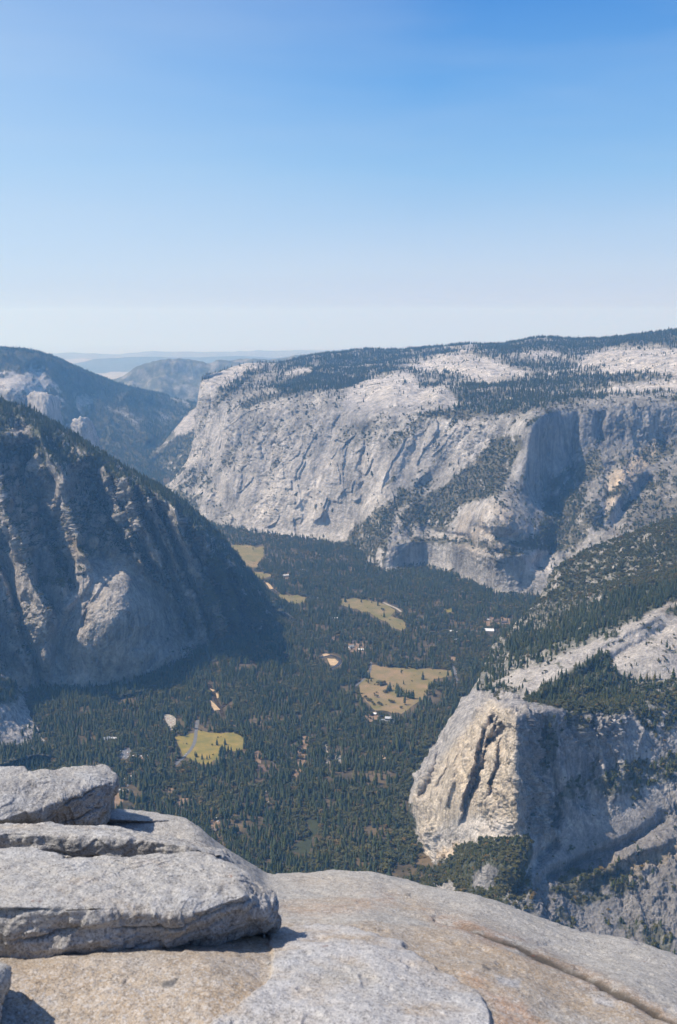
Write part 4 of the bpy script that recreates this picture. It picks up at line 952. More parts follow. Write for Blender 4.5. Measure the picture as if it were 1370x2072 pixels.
# ------------------------------------------------------------------ summit ledge and boulders
def granite_mat(name, warm=0.0):
    """coarse speckled granite: white feldspar, grey quartz, black mica, rust freckles"""
    m = bpy.data.materials.new(name); nt, nd, lk = nodes_of(m)
    at = N_(nt, 'ShaderNodeAttribute', attribute_name='rock'); pos = N_(nt, 'ShaderNodeTexCoord').outputs['Object']
    def vor(scale):
        v = N_(nt, 'ShaderNodeTexVoronoi', ins={'Scale': scale, 'Randomness': 1.0}); lk.new(pos, v.inputs['Vector']); s_ = N_(nt, 'ShaderNodeSeparateColor'); lk.new(v.outputs['Color'], s_.inputs[0]); return s_.outputs
    g1, g2 = vor(150), vor(330)
    big = noise(nt, pos, 4.5, 6, .62); mid = noise(nt, pos, 22, 5, .65); fine = noise(nt, pos, 120, 3, .7)
    c = at.outputs['Color']; sl = N_(nt, 'ShaderNodeSeparateColor'); lk.new(c, sl.inputs[0]); lum = ramp(nt, sl.outputs[1], .05, .24)
    def light(f):
        q = N_(nt, 'ShaderNodeMath', operation='MULTIPLY'); lk.new(f, q.inputs[0]); lk.new(lum, q.inputs[1]); return q.outputs[0]
    c = mixc(nt, ramp(nt, big, .3, .7, 0, .22), c, (.17, .155, .145)); c = mixc(nt, light(ramp(nt, mid, .45, .75, 0, .38)), c, (.56, .53, .50))
    c = mixc(nt, ramp(nt, mid, .48, .30, 0, .45), c, (.15, .14, .13))
    c = mixc(nt, light(ramp(nt, g1[0], .78, .82, 0, .34)), c, (.58, .56, .54)); c = mixc(nt, ramp(nt, g1[1], .84, .88, 0, .42), c, (.06, .057, .055))
    c = mixc(nt, ramp(nt, g2[0], .80, .84, 0, .45), c, (.05, .048, .047)); c = mixc(nt, light(ramp(nt, g2[1], .7, .74, 0, .22)), c, (.62, .60, .58))
    fr = noise(nt, mapping(nt, pos, (1, 1, 1)), 7.0, 3, .6); fr2 = noise(nt, pos, 60, 2, .5)
    mu = N_(nt, 'ShaderNodeMath', operation='MULTIPLY'); lk.new(ramp(nt, fr, .70, .74), mu.inputs[0]); lk.new(ramp(nt, fr2, .45, .6), mu.inputs[1])
    c = mixc(nt, mu.outputs[0], c, (.14, .045, .025))
    b = N_(nt, 'ShaderNodeBsdfPrincipled', ins={'Roughness': .85, 'Specular IOR Level': .25}); lk.new(c, b.inputs['Base Color'])
    ad = N_(nt, 'ShaderNodeMath', operation='MULTIPLY_ADD'); lk.new(mid, ad.inputs[0]); ad.inputs[1].default_value = 2.2; lk.new(fine, ad.inputs[2])
    bp = N_(nt, 'ShaderNodeBump', ins={'Strength': .75, 'Distance': .006}); lk.new(ad.outputs[0], bp.inputs['Height']); lk.new(bp.outputs[0], b.inputs['Normal'])
    o = N_(nt, 'ShaderNodeOutputMaterial'); lk.new(b.outputs[0], o.inputs[0]); return m
M_gran = granite_mat('speckled granite')
GREY = np.array([.37, .345, .315]); OCH = np.array([.365, .25, .14]); RUST = np.array([.36, .165, .06]); PALE = np.array([.45, .45, .46])

edge = [(-700,1560,4.6),(-300,1600,4.5),(-100,1630,4.4),(120,1640,4.35),(250,1648,4.3),(345,1654,4.3),(385,1664,4.25),(410,1682,4.2),(440,1705,4.2),(480,1729,4.25),(515,1752,4.3),(545,1768,4.4),(620,1769,4.5),(690,1765,4.5),(750,1767,4.5),(830,1785,4.4),(900,1801,4.3),(960,1812,4.2),(1040,1838,4.1),(1120,1868,4.0),(1180,1887,3.9),(1260,1897,3.85),(1310,1911,3.75),(1370,1932,3.65),(1480,1985,3.45),(1750,2150,3.0),(2200,2450,2.6)]
cols = []
for x, y, D in edge:
    k = x - 685; t = (y - 1767) / 1.0
    xx = lambda yy: 685 + k * (1 + (yy - y) * .0002)
    c = [(xx(3400), 3400, .80), (xx(2600), 2600, 1.42), (xx(2300), 2300 + .1 * max(t, 0), 1.75), (xx(2100), 2100 + .35 * max(t, 0), 2.02), (xx(2000), 2000 + .55 * max(t, -60), 2.3), (xx(1920), 1920 + (.72 if t > 0 else .15) * t, 2.62), (xx(1860), 1860 + (.85 if t > 0 else .25) * t, 2.62 + (D - 2.62) * .30), (xx(1810), 1810 + (.95 if t > 0 else .55) * t, 2.62 + (D - 2.62) * .66), (x, y, D),
         (x, y + 8, D * 1.12), (x, y + 60, D * 1.4), (x, y + 220, D * 1.75), (x, y + 700, D * 2.1), (x, y + 2500, D * 2.6)]
    cols.append(c)
s = Mass('summit_ledge', cols, 2.0, hidden=(0, 1, 8, 9, 10, 11, 12)); px, py = s.px, s.py
s.off[:] = 0; s.finish()
vis = s.tr < 9.5
P = s.P
def Wf(poly, f, amp=10): return poly_mask(px + amp * e1, py + amp * .7 * e2, poly, f)
e1 = fbm(P / .22 + 3, 4); e2 = fbm(P / .09 + 13, 4)
flake = Wf([(380,2140),(430,2075),(492,2036),(541,2005),(552,1950),(541,1886),(600,1880),(670,1880),(747,1892),(800,1908),(839,1929),(885,1965),(946,2000),(987,2036),(996,2066),(985,2140)], 3.5, 14)
low = Wf([(541,1886),(600,1880),(552,1950),(500,2040),(400,2090),(470,2000)], 30, 20)
crack, side, tt = pl_dist(px + 5 * e2, py + 4 * e2 + 3 * e1, [(880,1862),(936,1876),(997,1901),(1048,1919),(1114,1954),(1181,1982),(1258,2016),(1334,2051),(1400,2090),(1600,2230)])
cw = np.interp(tt, [0, .15, .4, .6, .8, 1], [2, 4.5, 6.5, 5, 4, 4])
cr = np.exp(-(crack / cw) ** 2)
pit = sstep(.30, .42, fbm(P / .13 + 41, 3))
up = np.array([0, 0, 1.])
hh = .015 * flake * (1 - .5 * low) + .03 * fbm(P / .75 + 5, 4) + .011 * e1 + .006 * e2 - .016 * cr - .006 * pit + .012 * sstep(0, 14, crack * -side) * (crack < 160) * np.exp(-crack / 60) + .0035 * fbm(P / .03, 3)
s.displace(hh, None if False else np.tile(up, (len(P), 1)) * .6 + s.N * .4)
st = fbm(P / .5 + 61, 4)
col = lerp(np.tile(GREY * np.array([1.0, .97, .92]), (len(P), 1)), OCH, .8 * sstep(-.3, .2, st) * poly_mask(px, py, [(-200,1930),(300,1930),(560,1880),(600,1790),(800,1800),(1000,1880),(1200,1990),(1370,2072),(1370,2300),(-200,2300)], 40))
tanp = Wf([(40,1960),(300,1935),(560,1900),(560,2000),(450,2060),(300,2150),(20,2150)], 40, 40); col = lerp(col, OCH * 1.1, tanp * (.45 + .3 * sstep(-.2, .3, e1)))
for pol, a, c_ in [([(860,1850),(930,1866),(1000,1895),(1060,1920),(1040,1930),(960,1905),(880,1875)], .6, RUST), ([(930,1975),(980,1985),(1060,2030),(1120,2090),(1000,2090),(990,2030)], .55, RUST * 1.2), ([(690,1818),(790,1816),(800,1830),(700,1834)], .4, RUST), ([(560,1838),(700,1830),(760,1850),(620,1860)], .35, RUST), ([(1040,2000),(1160,2010),(1330,2080),(1100,2100)], .35, OCH)]:
    col = lerp(col, c_, a * Wf(pol, 16, 26) * sstep(-.4, .2, e2))
col = lerp(col, PALE, flake * (.72 - .5 * low) * sstep(-.5, .15, e1 + .3 * e2))
for pol in [[(1005,1975),(1060,1980),(1050,2000),(1010,1990)], [(1190,2015),(1240,2020),(1230,2035),(1195,2030)], [(265,2008),(290,2008),(285,2016)]]: col = lerp(col, PALE, .7 * Wf(pol, 8, 18))
for pol in [[(820,1808),(832,1808),(830,1812),(820,1812)], [(975,1952),(996,1960),(990,1966),(976,1960)], [(945,1940),(957,1946),(950,1950)], [(325,1990),(362,1981),(350,1998),(330,2000)]]: col = lerp(col, DARKG * .45, .9 * Wf(pol, 3, 5))
col = lerp(col, RUST * .7, .5 * np.exp(-(crack / (cw * 3.2)) ** 2) * sstep(-.4, .1, e2)); col = lerp(col, np.array([.05, .04, .03]), np.clip(cr * 1.5, 0, 1) * .93 * sstep(.03, .2, tt))
s.build(M_gran, 'weathered grey and ochre granite ledge in the foreground', col, cat='rock ledge')

def boulder(name, label, pts, N=110, p=16, rough=1.0, seed=0, cuts=(), group=None):
    """a rock as a rounded hull of measured corner points, then broken up"""
    C = np.array([unproj(*q) for q in pts]); bm = bmesh.new()
    for c in C: bm.verts.new(c)
    res = bmesh.ops.convex_hull(bm, input=list(bm.verts)); bm.normal_update()
    cen = C.mean(0); sc = C.std(0) * 1.6 + .01
    pl = []
    for f in bm.faces:
        n = np.array(f.normal); h = float(np.dot(n, np.array(f.calc_center_median()) - cen))
        if h < 0: n, h = -n, -h
        pl.append((n, max(h, .004), f.calc_area()))
    bm.free()
    p = p * 3.4; g = np.linspace(-1, 1, N); a, b = np.meshgrid(g, g); a, b = np.tan(a.ravel() * .785), np.tan(b.ravel() * .785); o = np.ones_like(a)
    dirs = []; faces = []
    for k, (X_, Y_, Z_) in enumerate([(o, a, b), (-o, -a, b), (-a, o, b), (a, -o, b), (a, b, o), (-a, b, -o)]):
        dirs.append(np.stack([X_, Y_, Z_], 1)); faces.append(grid_faces(N, N) + k * N * N)
    u = np.concatenate(dirs); u /= np.linalg.norm(u, axis=1)[:, None]; d = u * sc
    acc = np.zeros(len(d))
    for n, h, ar in pl: acc += np.clip(d @ n / h, 0, None) ** p
    r = acc ** (-1 / p); V = d * r[:, None]
    # weld seams by rounding, then normals
    key = np.round(u * 1e5).astype(np.int64); _, first, inv = np.unique(key, axis=0, return_index=True, return_inverse=True); inv = inv.ravel()
    V = V[first]; Fc = inv[np.concatenate(faces)]
    def nrm(V):
        fn = np.cross(V[Fc[:, 2]] - V[Fc[:, 0]], V[Fc[:, 3]] - V[Fc[:, 1]]); Nn = np.zeros_like(V)
        for q in range(3): Nn[:, q] = np.bincount(Fc.ravel(), np.repeat(fn[:, q], 4), len(V))
        return Nn / (np.linalg.norm(Nn, axis=1)[:, None] + 1e-12)
    Nn = nrm(V); W = V + cen; sd = seed * 3.7
    lay = np.stack([W[:, 0] / .5, W[:, 1] / .5, W[:, 2] / .06], 1)
    b1 = fbm(W / .34 + sd, 4); b2 = fbm(W / .10 + 7 + sd, 4, .55)
    chip = perlin(W / .13 + 9 + sd); chip = np.round(chip * 2.5) / 2.5 + .5 * np.round(perlin(W / .055 + 19 + sd) * 2.5) / 2.5
    wob = fbm(W / .25 + 3 + sd, 3); seam = np.exp(-((np.mod(W[:, 2] + .05 * W[:, 0] + .035 * wob + .01 * sd, .085) - .042) / .0035) ** 2) * sstep(-.1, .15, fbm(W / .3 + 77 + sd, 2))
    sidef = 1 - np.abs(Nn[:, 2]) ** 1.5
    h = rough * (.011 * b1 + .009 * b2 - .024 * sidef * seam + .006 * chip + sidef * (.02 * chip + .022 * (fbm(lay + sd, 3) )) + .003 * fbm(W / .025 + sd, 3) - .012 * sidef * sstep(.86, .96, ridged(np.stack([W[:, 0] / .6, W[:, 1] / .6, W[:, 2] / .13], 1) + sd, 2)))
    V = V + Nn * h[:, None]
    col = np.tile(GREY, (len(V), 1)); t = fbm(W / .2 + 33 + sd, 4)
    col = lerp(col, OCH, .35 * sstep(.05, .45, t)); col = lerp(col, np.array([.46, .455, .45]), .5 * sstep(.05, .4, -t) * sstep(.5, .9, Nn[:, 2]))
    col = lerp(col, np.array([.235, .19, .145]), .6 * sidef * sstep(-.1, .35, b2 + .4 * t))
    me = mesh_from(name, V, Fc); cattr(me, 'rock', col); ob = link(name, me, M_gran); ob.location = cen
    return tag(ob, label, 'boulder' if 'boulder' in name or 'slab' in name else 'stone', group)
boulder('flat_boulder', 'large flat-topped grey boulder nearest the camera on the ochre ledge', [
  (-120,1828,2.42),(60,1836,2.43),(200,1852,2.47),(400,1850,2.52),(500,1812,2.62),(-120,1752,2.8),(60,1744,2.88),(180,1738,2.95),(300,1727,3.02),(422,1721,3.05),(446,1735,2.98),(500,1762,2.92),(548,1808,2.84),
  (566,1850,2.80),(560,1876,2.76),(485,1905,2.70),(400,1930,2.58),(250,1950,2.48),(100,1960,2.44),(-120,1974,2.38),(545,1890,3.0),(300,1910,3.1),(-120,1910,3.0)], 180, 22, 1.0, 1)
boulder('flat_slab', 'long low grey slab behind the large flat boulder', [
  (-120,1674,3.5),(60,1668,3.58),(170,1668,3.6),(280,1680,3.6),(380,1698,3.55),(448,1716,3.5),(479,1744,3.38),(478,1760,3.32),(-120,1684,3.22),(100,1682,3.22),(250,1692,3.22),(400,1716,3.2),(455,1728,3.24),(-120,1800,3.15),(420,1796,3.2),(470,1790,3.3),(-120,1780,3.8),(440,1775,3.8)], 130, 14, 1.0, 2)
boulder('tilted_boulder', 'tilted grey boulder with dark overhanging front face, topmost of the pile', [
  (-120,1592,3.7),(0,1573,3.8),(110,1553,4.1),(190,1547,4.25),(222,1549,4.25),(237,1580,4.1),(232,1605,4.05),(-120,1690,3.52),(0,1660,3.6),(60,1640,3.68),(150,1603,3.85),(206,1588,3.95),
  (-120,1695,3.6),(60,1678,3.75),(205,1678,3.95),(214,1650,4.02),(0,1672,4.4),(215,1672,4.45)], 130, 16, 1.0, 3)
boulder('thin_boulder', 'thin grey rock behind the tilted boulder at the left edge', [
  (-140,1558,4.7),(0,1552,4.75),(52,1551,4.8),(63,1563,4.75),(58,1572,4.7),(-140,1590,4.6),(0,1584,4.62),(60,1590,4.8),(-140,1600,5.2),(40,1596,5.2)], 60, 14, .8, 4)
boulder('thin_slab', 'thin dark-edged slab lying on the ledge right of the tilted boulder', [
  (190,1640,4.32),(255,1637,4.36),(320,1643,4.36),(350,1655,4.28),(190,1655,4.12),(290,1661,4.14),(340,1660,4.2),(190,1668,4.15),(300,1668,4.18),(345,1664,4.3)], 60, 14, .5, 5)
boulder('corner_block', 'dark grey rock block at the lower left corner of the photo', [
  (-160,1962,2.2),(-20,1946,2.2),(8,1950,2.15),(20,1962,2.08),(-160,1960,1.9),(0,1962,1.95),(18,1996,1.98),(8,2036,1.96),(-160,2120,1.85),(-10,2080,1.92),(0,2060,2.2),(-160,2080,2.2)], 70, 14, .8, 6)
boulder('small_stone', 'small knobbly stone wedged under the left end of the flat boulder', [
  (26,1936,2.5),(64,1936,2.5),(66,1950,2.46),(56,1960,2.44),(36,1961,2.44),(24,1950,2.46),(28,1945,2.54),(62,1946,2.54)], 40, 12, .35, 7)
boulder('wedge_stone', 'short broken stone layer between the flat boulder and the slab behind', [
  (-120,1722,3.08),(40,1714,3.12),(100,1722,3.1),(124,1738,3.05),(-120,1740,2.98),(60,1744,2.98),(110,1750,2.98),(-120,1775,3.0),(110,1770,3.0),(-120,1770,3.2),(100,1765,3.2)], 60, 12, .7, 8)
for k, (x, y, D, r, lab) in enumerate([(590,1950,2.47,9,'tiny grey pebble on the pale flake of the ledge'), (546,1949,2.47,11,'tiny flat pebble just right of the flat boulder'), (533,1894,2.80,6,'tiny pebble at the tip of the flat boulder')]):
    boulder('pebble', lab, [(x - r, y + 2, D), (x - r * .5, y - 4, D + .01), (x + r * .6, y - 4, D + .012), (x + r, y + 1, D), (x + r * .6, y + 6, D - .01), (x - r * .6, y + 6, D - .01), (x, y + 5, D + .02), (x, y - 3, D - .005)], 24, 10, .12, 20 + k)
print('rocks', time.time() - T0)

# ------------------------------------------------------------------ single trees and the forest
def pick(kind, n):
    """the n trees that show largest: big in the picture, in the frame, not behind a mountain"""
    A = TP[kind]; px, py, dep = project(A[:, :3] + np.array([0, 0, .75]) * A[:, 3:4])
    size = A[:, 3] / dep * F
    inside = (px > 2) & (px < 1368) & (py > 650) & (py < 1930)
    order = np.argsort(-size * inside); out = []
    dg = bpy.context.evaluated_depsgraph_get(); eye = Vector((0, 0, EYE))
    for i in order[:6000]:
        if not inside[i]: continue
        t = Vector(A[i, :3] + np.array([0, 0, A[i, 3] * .75])); d = t - eye; L = d.length
        hit, loc, *_ = SC.ray_cast(dg, eye, d / L, distance=L - 2)
        if not hit:
            out.append(i)
            if len(out) == n: break
    return np.array(out)
def emptyo(name, loc, rz=0, sc=1.0):
    o = bpy.data.objects.new(name, None); COL.objects.link(o); o.location = loc; o.rotation_euler = (0, 0, rz); o.scale = (sc,) * 3; o.empty_display_size = .3; return o
bpy.context.view_layer.update()
SRC = {}
for kind, base in (('pine', 'pine_tree'), ('oak', 'leafy_tree')):
    idx = pick(kind, 300); A = TP[kind]
    for q, i in enumerate(idx):
        v = q % len(KINDS[kind]); tm, cm = KINDS[kind][v]
        r = emptyo(base, A[i, :3], RNG.random() * 6.28, A[i, 3])
        zn = ZONES[int(A[i, 4])]; tag(r, zn[1] if kind == 'pine' else zn[2], 'tree', ('conifers: ' if kind == 'pine' else 'leafy trees: ') + zn[0])
        t = link('trunk', tm, None, r); c = link('crown', cm, None, r)
        SRC.setdefault(kind, {}).setdefault(v, (t, c))
    rest = np.ones(len(A), bool); rest[idx] = False; R = A[rest]
    me = bpy.data.meshes.new('forest' if kind == 'pine' else 'brushwood'); me.vertices.add(len(R)); me.vertices.foreach_set('co', np.ascontiguousarray(R[:, :3], np.float32).ravel())
    vattr(me, 'tall', R[:, 3]); vattr(me, 'turn', RNG.random(len(R)) * 6.283)
    a = me.attributes.new('which', 'INT', 'POINT'); a.data.foreach_set('value', RNG.integers(0, len(KINDS[kind]), len(R)).astype(np.int32))
    o = link(me.name, me); tag(o, 'dark conifer forest covering the valley and the far slopes' if kind == 'pine' else 'olive leafy brush on the aprons and ledges', 'forest' if kind == 'pine' else 'brush', kind='stuff')
    ng = bpy.data.node_groups.new('plant ' + me.name, 'GeometryNodeTree')
    ng.interface.new_socket('Geometry', in_out='INPUT', socket_type='NodeSocketGeometry'); ng.interface.new_socket('Geometry', in_out='OUTPUT', socket_type='NodeSocketGeometry')
    nn, ll = ng.nodes, ng.links
    gi, go = nn.new('NodeGroupInput'), nn.new('NodeGroupOutput'); J = nn.new('GeometryNodeJoinGeometry')
    for v, (t, c) in SRC[kind].items():
        j = nn.new('GeometryNodeJoinGeometry')
        for ob in (t, c):
            oi = nn.new('GeometryNodeObjectInfo'); oi.transform_space = 'ORIGINAL'; oi.inputs[0].default_value = ob; ll.new(oi.outputs['Geometry'], j.inputs[0])
        gti = nn.new('GeometryNodeGeometryToInstance'); ll.new(j.outputs[0], gti.inputs[0]); ll.new(gti.outputs[0], J.inputs[0])
    iop = nn.new('GeometryNodeInstanceOnPoints'); ll.new(gi.outputs[0], iop.inputs['Points']); ll.new(J.outputs[0], iop.inputs['Instance']); iop.inputs['Pick Instance'].default_value = True
    def at_(nm, ty): q = nn.new('GeometryNodeInputNamedAttribute'); q.data_type = ty; q.inputs[0].default_value = nm; return q.outputs['Attribute']
    ll.new(at_('which', 'INT'), iop.inputs['Instance Index'])
    cx = nn.new('ShaderNodeCombineXYZ'); ll.new(at_('turn', 'FLOAT'), cx.inputs[2]); ll.new(cx.outputs[0], iop.inputs['Rotation'])
    ll.new(at_('tall', 'FLOAT'), iop.inputs['Scale']); ll.new(iop.outputs[0], go.inputs[0])
    md = o.modifiers.new('plant', 'NODES'); md.node_group = ng
print('forest', time.time() - T0)

# ------------------------------------------------------------------ buildings, cars and tents of the valley
def flat(name, col, rough=.7, metal=0.0):
    m = bpy.data.materials.new(name); nt, nd, lk = nodes_of(m); pos = N_(nt, 'ShaderNodeNewGeometry').outputs['Position']
    n = noise(nt, pos, .6, 4, .6); c = mixc(nt, ramp(nt, n, .3, .7), tuple(np.array(col) * .8), tuple(np.array(col) * 1.15))
    b = N_(nt, 'ShaderNodeBsdfPrincipled', ins={'Roughness': rough, 'Metallic': metal}); lk.new(c, b.inputs['Base Color']); o = N_(nt, 'ShaderNodeOutputMaterial'); lk.new(b.outputs[0], o.inputs[0]); return m
M_wall = {'tan': flat('tan wall', (.42, .33, .24)), 'brown': flat('brown wall', (.16, .10, .07)), 'white': flat('white wall', (.7, .68, .64)), 'grey': flat('grey stone wall', (.26, .25, .24)), 'cream': flat('cream wall', (.58, .50, .38))}
M_roof = {'grey': flat('grey roof', (.24, .25, .26)), 'white': flat('white roof', (.74, .73, .72), .5), 'brown': flat('brown shingle roof', (.13, .10, .085)), 'pale': flat('pale metal roof', (.48, .48, .49), .4)}
M_glass = flat('window glass', (.03, .035, .04), .15)
def box_vf(x0, x1, y0, y1, z0, z1):
    V = [(x0,y0,z0),(x1,y0,z0),(x1,y1,z0),(x0,y1,z0),(x0,y0,z1),(x1,y0,z1),(x1,y1,z1),(x0,y1,z1)]
    return V, [(0,3,2,1),(4,5,6,7),(0,1,5,4),(1,2,6,5),(2,3,7,6),(3,0,4,7)]
def part(name, pieces, mat, parent):
    V = []; Fc = []
    for v, f in pieces: k = len(V); V += v; Fc += [tuple(i + k for i in q) for q in f]
    me = bpy.data.meshes.new(name); me.from_pydata(V, [], Fc); me.update(); return link(name, me, mat, parent)
def gable(x0, x1, y0, y1, z, h, o=.8):
    x0 -= o; x1 += o; y0 -= o; y1 += o; m = (y0 + y1) / 2
    return [(x0,y0,z),(x1,y0,z),(x1,y1,z),(x0,y1,z),(x0,m,z+h),(x1,m,z+h)], [(0,1,5,4),(2,3,4,5),(1,2,5),(3,0,4),(0,3,2,1)]
def house(px, py, L_, W_, H_, rz, wall, roof, label, pitch=.35, flatroof=False, name='house', group=None):
    r = emptyo(name, floor_at(px, py), rz); r.location.z += .25
    tag(r, label, 'building', group)
    x, y = L_ / 2, W_ / 2
    part('wall', [box_vf(-x, x, -y, y, -.3, H_)], M_wall[wall], r)
    if flatroof: rf = part('roof', [box_vf(-x - .6, x + .6, -y - .6, y + .6, H_ + .01, H_ + .7)], M_roof[roof], r)
    else:
        rf = part('roof', [gable(-x, x, -y, y, H_ + .01, W_ * pitch)], M_roof[roof], r)
        part('chimney', [box_vf(x * .4, x * .4 + 1.2, -.6 + y * .3, .6 + y * .3, H_, H_ + W_ * pitch + 1.2)], M_wall['grey'], rf)
    n = max(1, int(L_ / 7))
    for k in range(n):
        wx = -x + (k + .5) * L_ / n; part('window', [box_vf(wx - .9, wx + .9, -y - .05, -y + .1, H_ * .35, H_ * .72)], M_glass, r)
    part('door', [box_vf(-x * .1 - .7, -x * .1 + .7, -y - .06, -y + .1, 0, min(2.4, H_ * .33))], M_wall['brown'], r)
    return r
# the stone lodge
r = emptyo('stone_lodge', floor_at(785, 1464), math.radians(-8)); tag(r, 'large stone lodge of stepped storeys with grey roofs by the tawny meadow', 'lodge')
r.location.z += .3
part('wing', [box_vf(-30, 4, -9, 9, -.3, 13)], M_wall['grey'], r); part('wing', [box_vf(4.02, 26, -7, 12, -.3, 9)], M_wall['brown'], r)
tw = part('tower', [box_vf(-10, 12, -6, 11, 13.02, 22)], M_wall['grey'], r)
part('roof', [gable(-30, -10.05, -9, 9, 13.03, 4.5, .6)], M_roof['grey'], r); part('roof', [gable(12.2, 26, -7, 12, 9.02, 4.5, .6)], M_roof['grey'], r); part('roof', [gable(-10, 12, -6, 11, 22.02, 5, 1)], M_roof['pale'], r)
part('chimney', [box_vf(-14, -11, -2, 1, 13.1, 25)], M_wall['grey'], r); part('chimney', [box_vf(8, 11, 11.05, 13.5, 9, 29)], M_wall['grey'], r)
part('balcony', [box_vf(-30, 4, -11.5, -9.05, 6.2, 7)], M_roof['pale'], r); part('balcony', [box_vf(-10, 12, -8.4, -6.05, 13.1, 13.8)], M_roof['pale'], r)
for fl, z0, y0, xa, xb in ((0, 1.2, -9, -29, 3), (1, 8, -9, -29, 3), (2, 15.5, -6, -9, 11), (3, 2, -7, 5, 25)):
    n = 8 if fl < 2 else 5
    for k in range(n):
        wx = xa + (k + .5) * (xb - xa) / n; part('window', [box_vf(wx - 1.2, wx + 1.2, y0 - .06, y0 + .1, z0, z0 + 3.4)], M_glass, r)
HB = [(579,1168,34,16,13,.2,'cream','white','cream block with white roof standing alone in the far trees',True), (612,1155,26,12,6,.1,'tan','pale','long pale-roofed building hidden in the far trees',False),
 (677,1252,32,12,5,.0,'grey','white','low white flat roof beside dark trees in mid valley',True), (631,1208,22,10,5,.3,'cream','pale','pale-roofed building beside the small green meadow',False),
 (645,1212,16,9,5,-.3,'tan','grey','small tan building second from the small green meadow',False), (655,1216,18,9,5,-.2,'white','pale','white building at the right end of the row by the small green meadow',False),
 (711,1311,24,14,8,.4,'white','grey','largest white village house with grey roof',False), (697,1305,20,10,6,-.2,'tan','grey','tan village house on the left of the largest white one',False), (717,1300,18,10,6,.1,'tan','brown','brown-roofed village house behind the largest white one',False),
 (730,1316,26,12,5,-.1,'cream','white','white-roofed long village house at the right end',False), (689,1306,16,9,5,.3,'brown','grey','small brown village house at the left end',False), (704,1317,18,9,5,.0,'brown','pale','brown village house with pale roof in front',False),
 (990,1278,44,26,7,-.15,'cream','white','big hall with broad white roof near the dark cliff foot',False), (1003,1258,40,14,8,.1,'tan','brown','long tan building in the row near the dark cliff',False), (985,1256,24,12,7,-.2,'cream','pale','cream building at the left of the row near the dark cliff',False),
 (1020,1260,30,12,7,.15,'grey','brown','brown-roofed building at the right of the row near the dark cliff',False), (965,1263,14,9,6,.1,'white','white','small white building left of the broad white hall',False), (914,1279,18,10,7,.2,'white','white','small white house among trees left of the broad hall',False),
 (927,1281,14,9,6,-.2,'white','pale','small pale house right beside the white one among trees',False), (924,1296,18,10,6,.5,'brown','pale','brown house with pale roof below the small white houses',False), (756,1446,22,12,5,-.3,'brown','white','small white-roofed building left of the stone lodge',False),
 (216,1499,26,18,9,.35,'white','grey','white house with grey gabled roof in the left trees',False), (231,1496,18,12,5,-.1,'cream','pale','pale shed beside the grey-roofed white house',False), (433,1682,16,11,5,-.15,'brown','brown','brown cabin in the clearing above the granite slab',False)]
for q in HB: house(*q[:3], q[3], q[4], q[5], q[6], q[7], q[8], flatroof=q[9])
def tent_part(name, mat, parent, l, w_, h): 
    return part(name, [([(-l,-w_,0),(l,-w_,0),(l,-w_,h*.45),(-l,-w_,h*.45),(-l,w_,0),(l,w_,0),(l,w_,h*.45),(-l,w_,h*.45),(-l,0,h),(l,0,h)], [(0,1,2,3),(5,4,7,6),(3,2,9,8),(6,7,8,9),(1,5,6,9,2),(4,0,3,8,7)])], mat, parent)
M_canvas = flat('white canvas', (.72, .70, .66)); rr = np.random.default_rng(4)
tp = [(268+4*k+rr.uniform(-2,2), 1526+rr.uniform(-1,9)) for k in range(9)] + [(240+rr.uniform(-8,30), 1552+rr.uniform(0,50)) for k in range(16)] + [(545+rr.uniform(-14,10), 1600+rr.uniform(-10,26)) for k in range(7)] + [(420+rr.uniform(-14,26), 1650+rr.uniform(-8,14)) for k in range(6)]
protot = None
for i, (x, y) in enumerate(tp):
    if protot is None: o = tent_part('tent', M_canvas, None, 3.4, 2.6, 3.6); protot = o
    else: o = protot.copy(); COL.objects.link(o)
    o.location = floor_at(x, y); o.location.z += .5; o.rotation_euler = (0, 0, rr.uniform(0, 3.1))
    g = 0 if i < 9 else 1 if i < 25 else 2 if i < 32 else 3
    tag(o, ['white canvas tent in the pink clearing beside the grey parking lot', 'white canvas tent under the trees above the tilted boulder', 'white canvas tent in the dark trees below the brown clearing', 'white canvas tent beside the brown cabin'][g], 'tent', 'camp tents ' + ['in the pink clearing', 'above the tilted boulder', 'in the dark trees', 'by the cabin'][g])
CARC = {'white': (.75, .75, .74), 'silver': (.42, .43, .45), 'dark': (.04, .045, .05), 'red': (.30, .04, .035), 'blue': (.06, .11, .25)}
M_car = {k: flat(k + ' car paint', v, .3) for k, v in CARC.items()}; CARP = {}
def car(x, y, rz, colr, where, z=.5):
    if colr not in CARP:
        bm = bmesh.new(); prof = [(-2.3,.35),(2.3,.35),(2.35,.8),(1.35,.95),(.7,1.5),(-1.2,1.5),(-1.9,1.0),(-2.35,.95)]
        A_ = [bm.verts.new((a, -.9, b)) for a, b in prof]; B_ = [bm.verts.new((a, .9, b)) for a, b in prof]; n = len(prof)
        bm.faces.new(A_); bm.faces.new(B_[::-1])
        for k in range(n): bm.faces.new((A_[k], B_[k], B_[(k + 1) % n], A_[(k + 1) % n]))
        bmesh.ops.recalc_face_normals(bm, faces=list(bm.faces))
        for wx in (-1.4, 1.4):
            for wy in (-.82, .82):
                bmesh.ops.create_cone(bm, cap_ends=True, segments=10, radius1=.36, radius2=.36, depth=.24, matrix=Matrix.Translation((wx, wy, .36)) @ Matrix.Rotation(math.pi / 2, 4, 'X'))
        me = bpy.data.meshes.new('parked_car'); bm.to_mesh(me); bm.free(); me.materials.append(M_car[colr]); CARP[colr] = me
    o = link('parked_car', CARP[colr]); o.location = floor_at(x, y); o.location.z += z; o.rotation_euler = (0, 0, rz)
    tag(o, f'{colr} car {where}', 'car', f'{colr} cars {where}')
cl = ['white', 'silver', 'white', 'dark', 'silver', 'red', 'white', 'blue', 'dark']
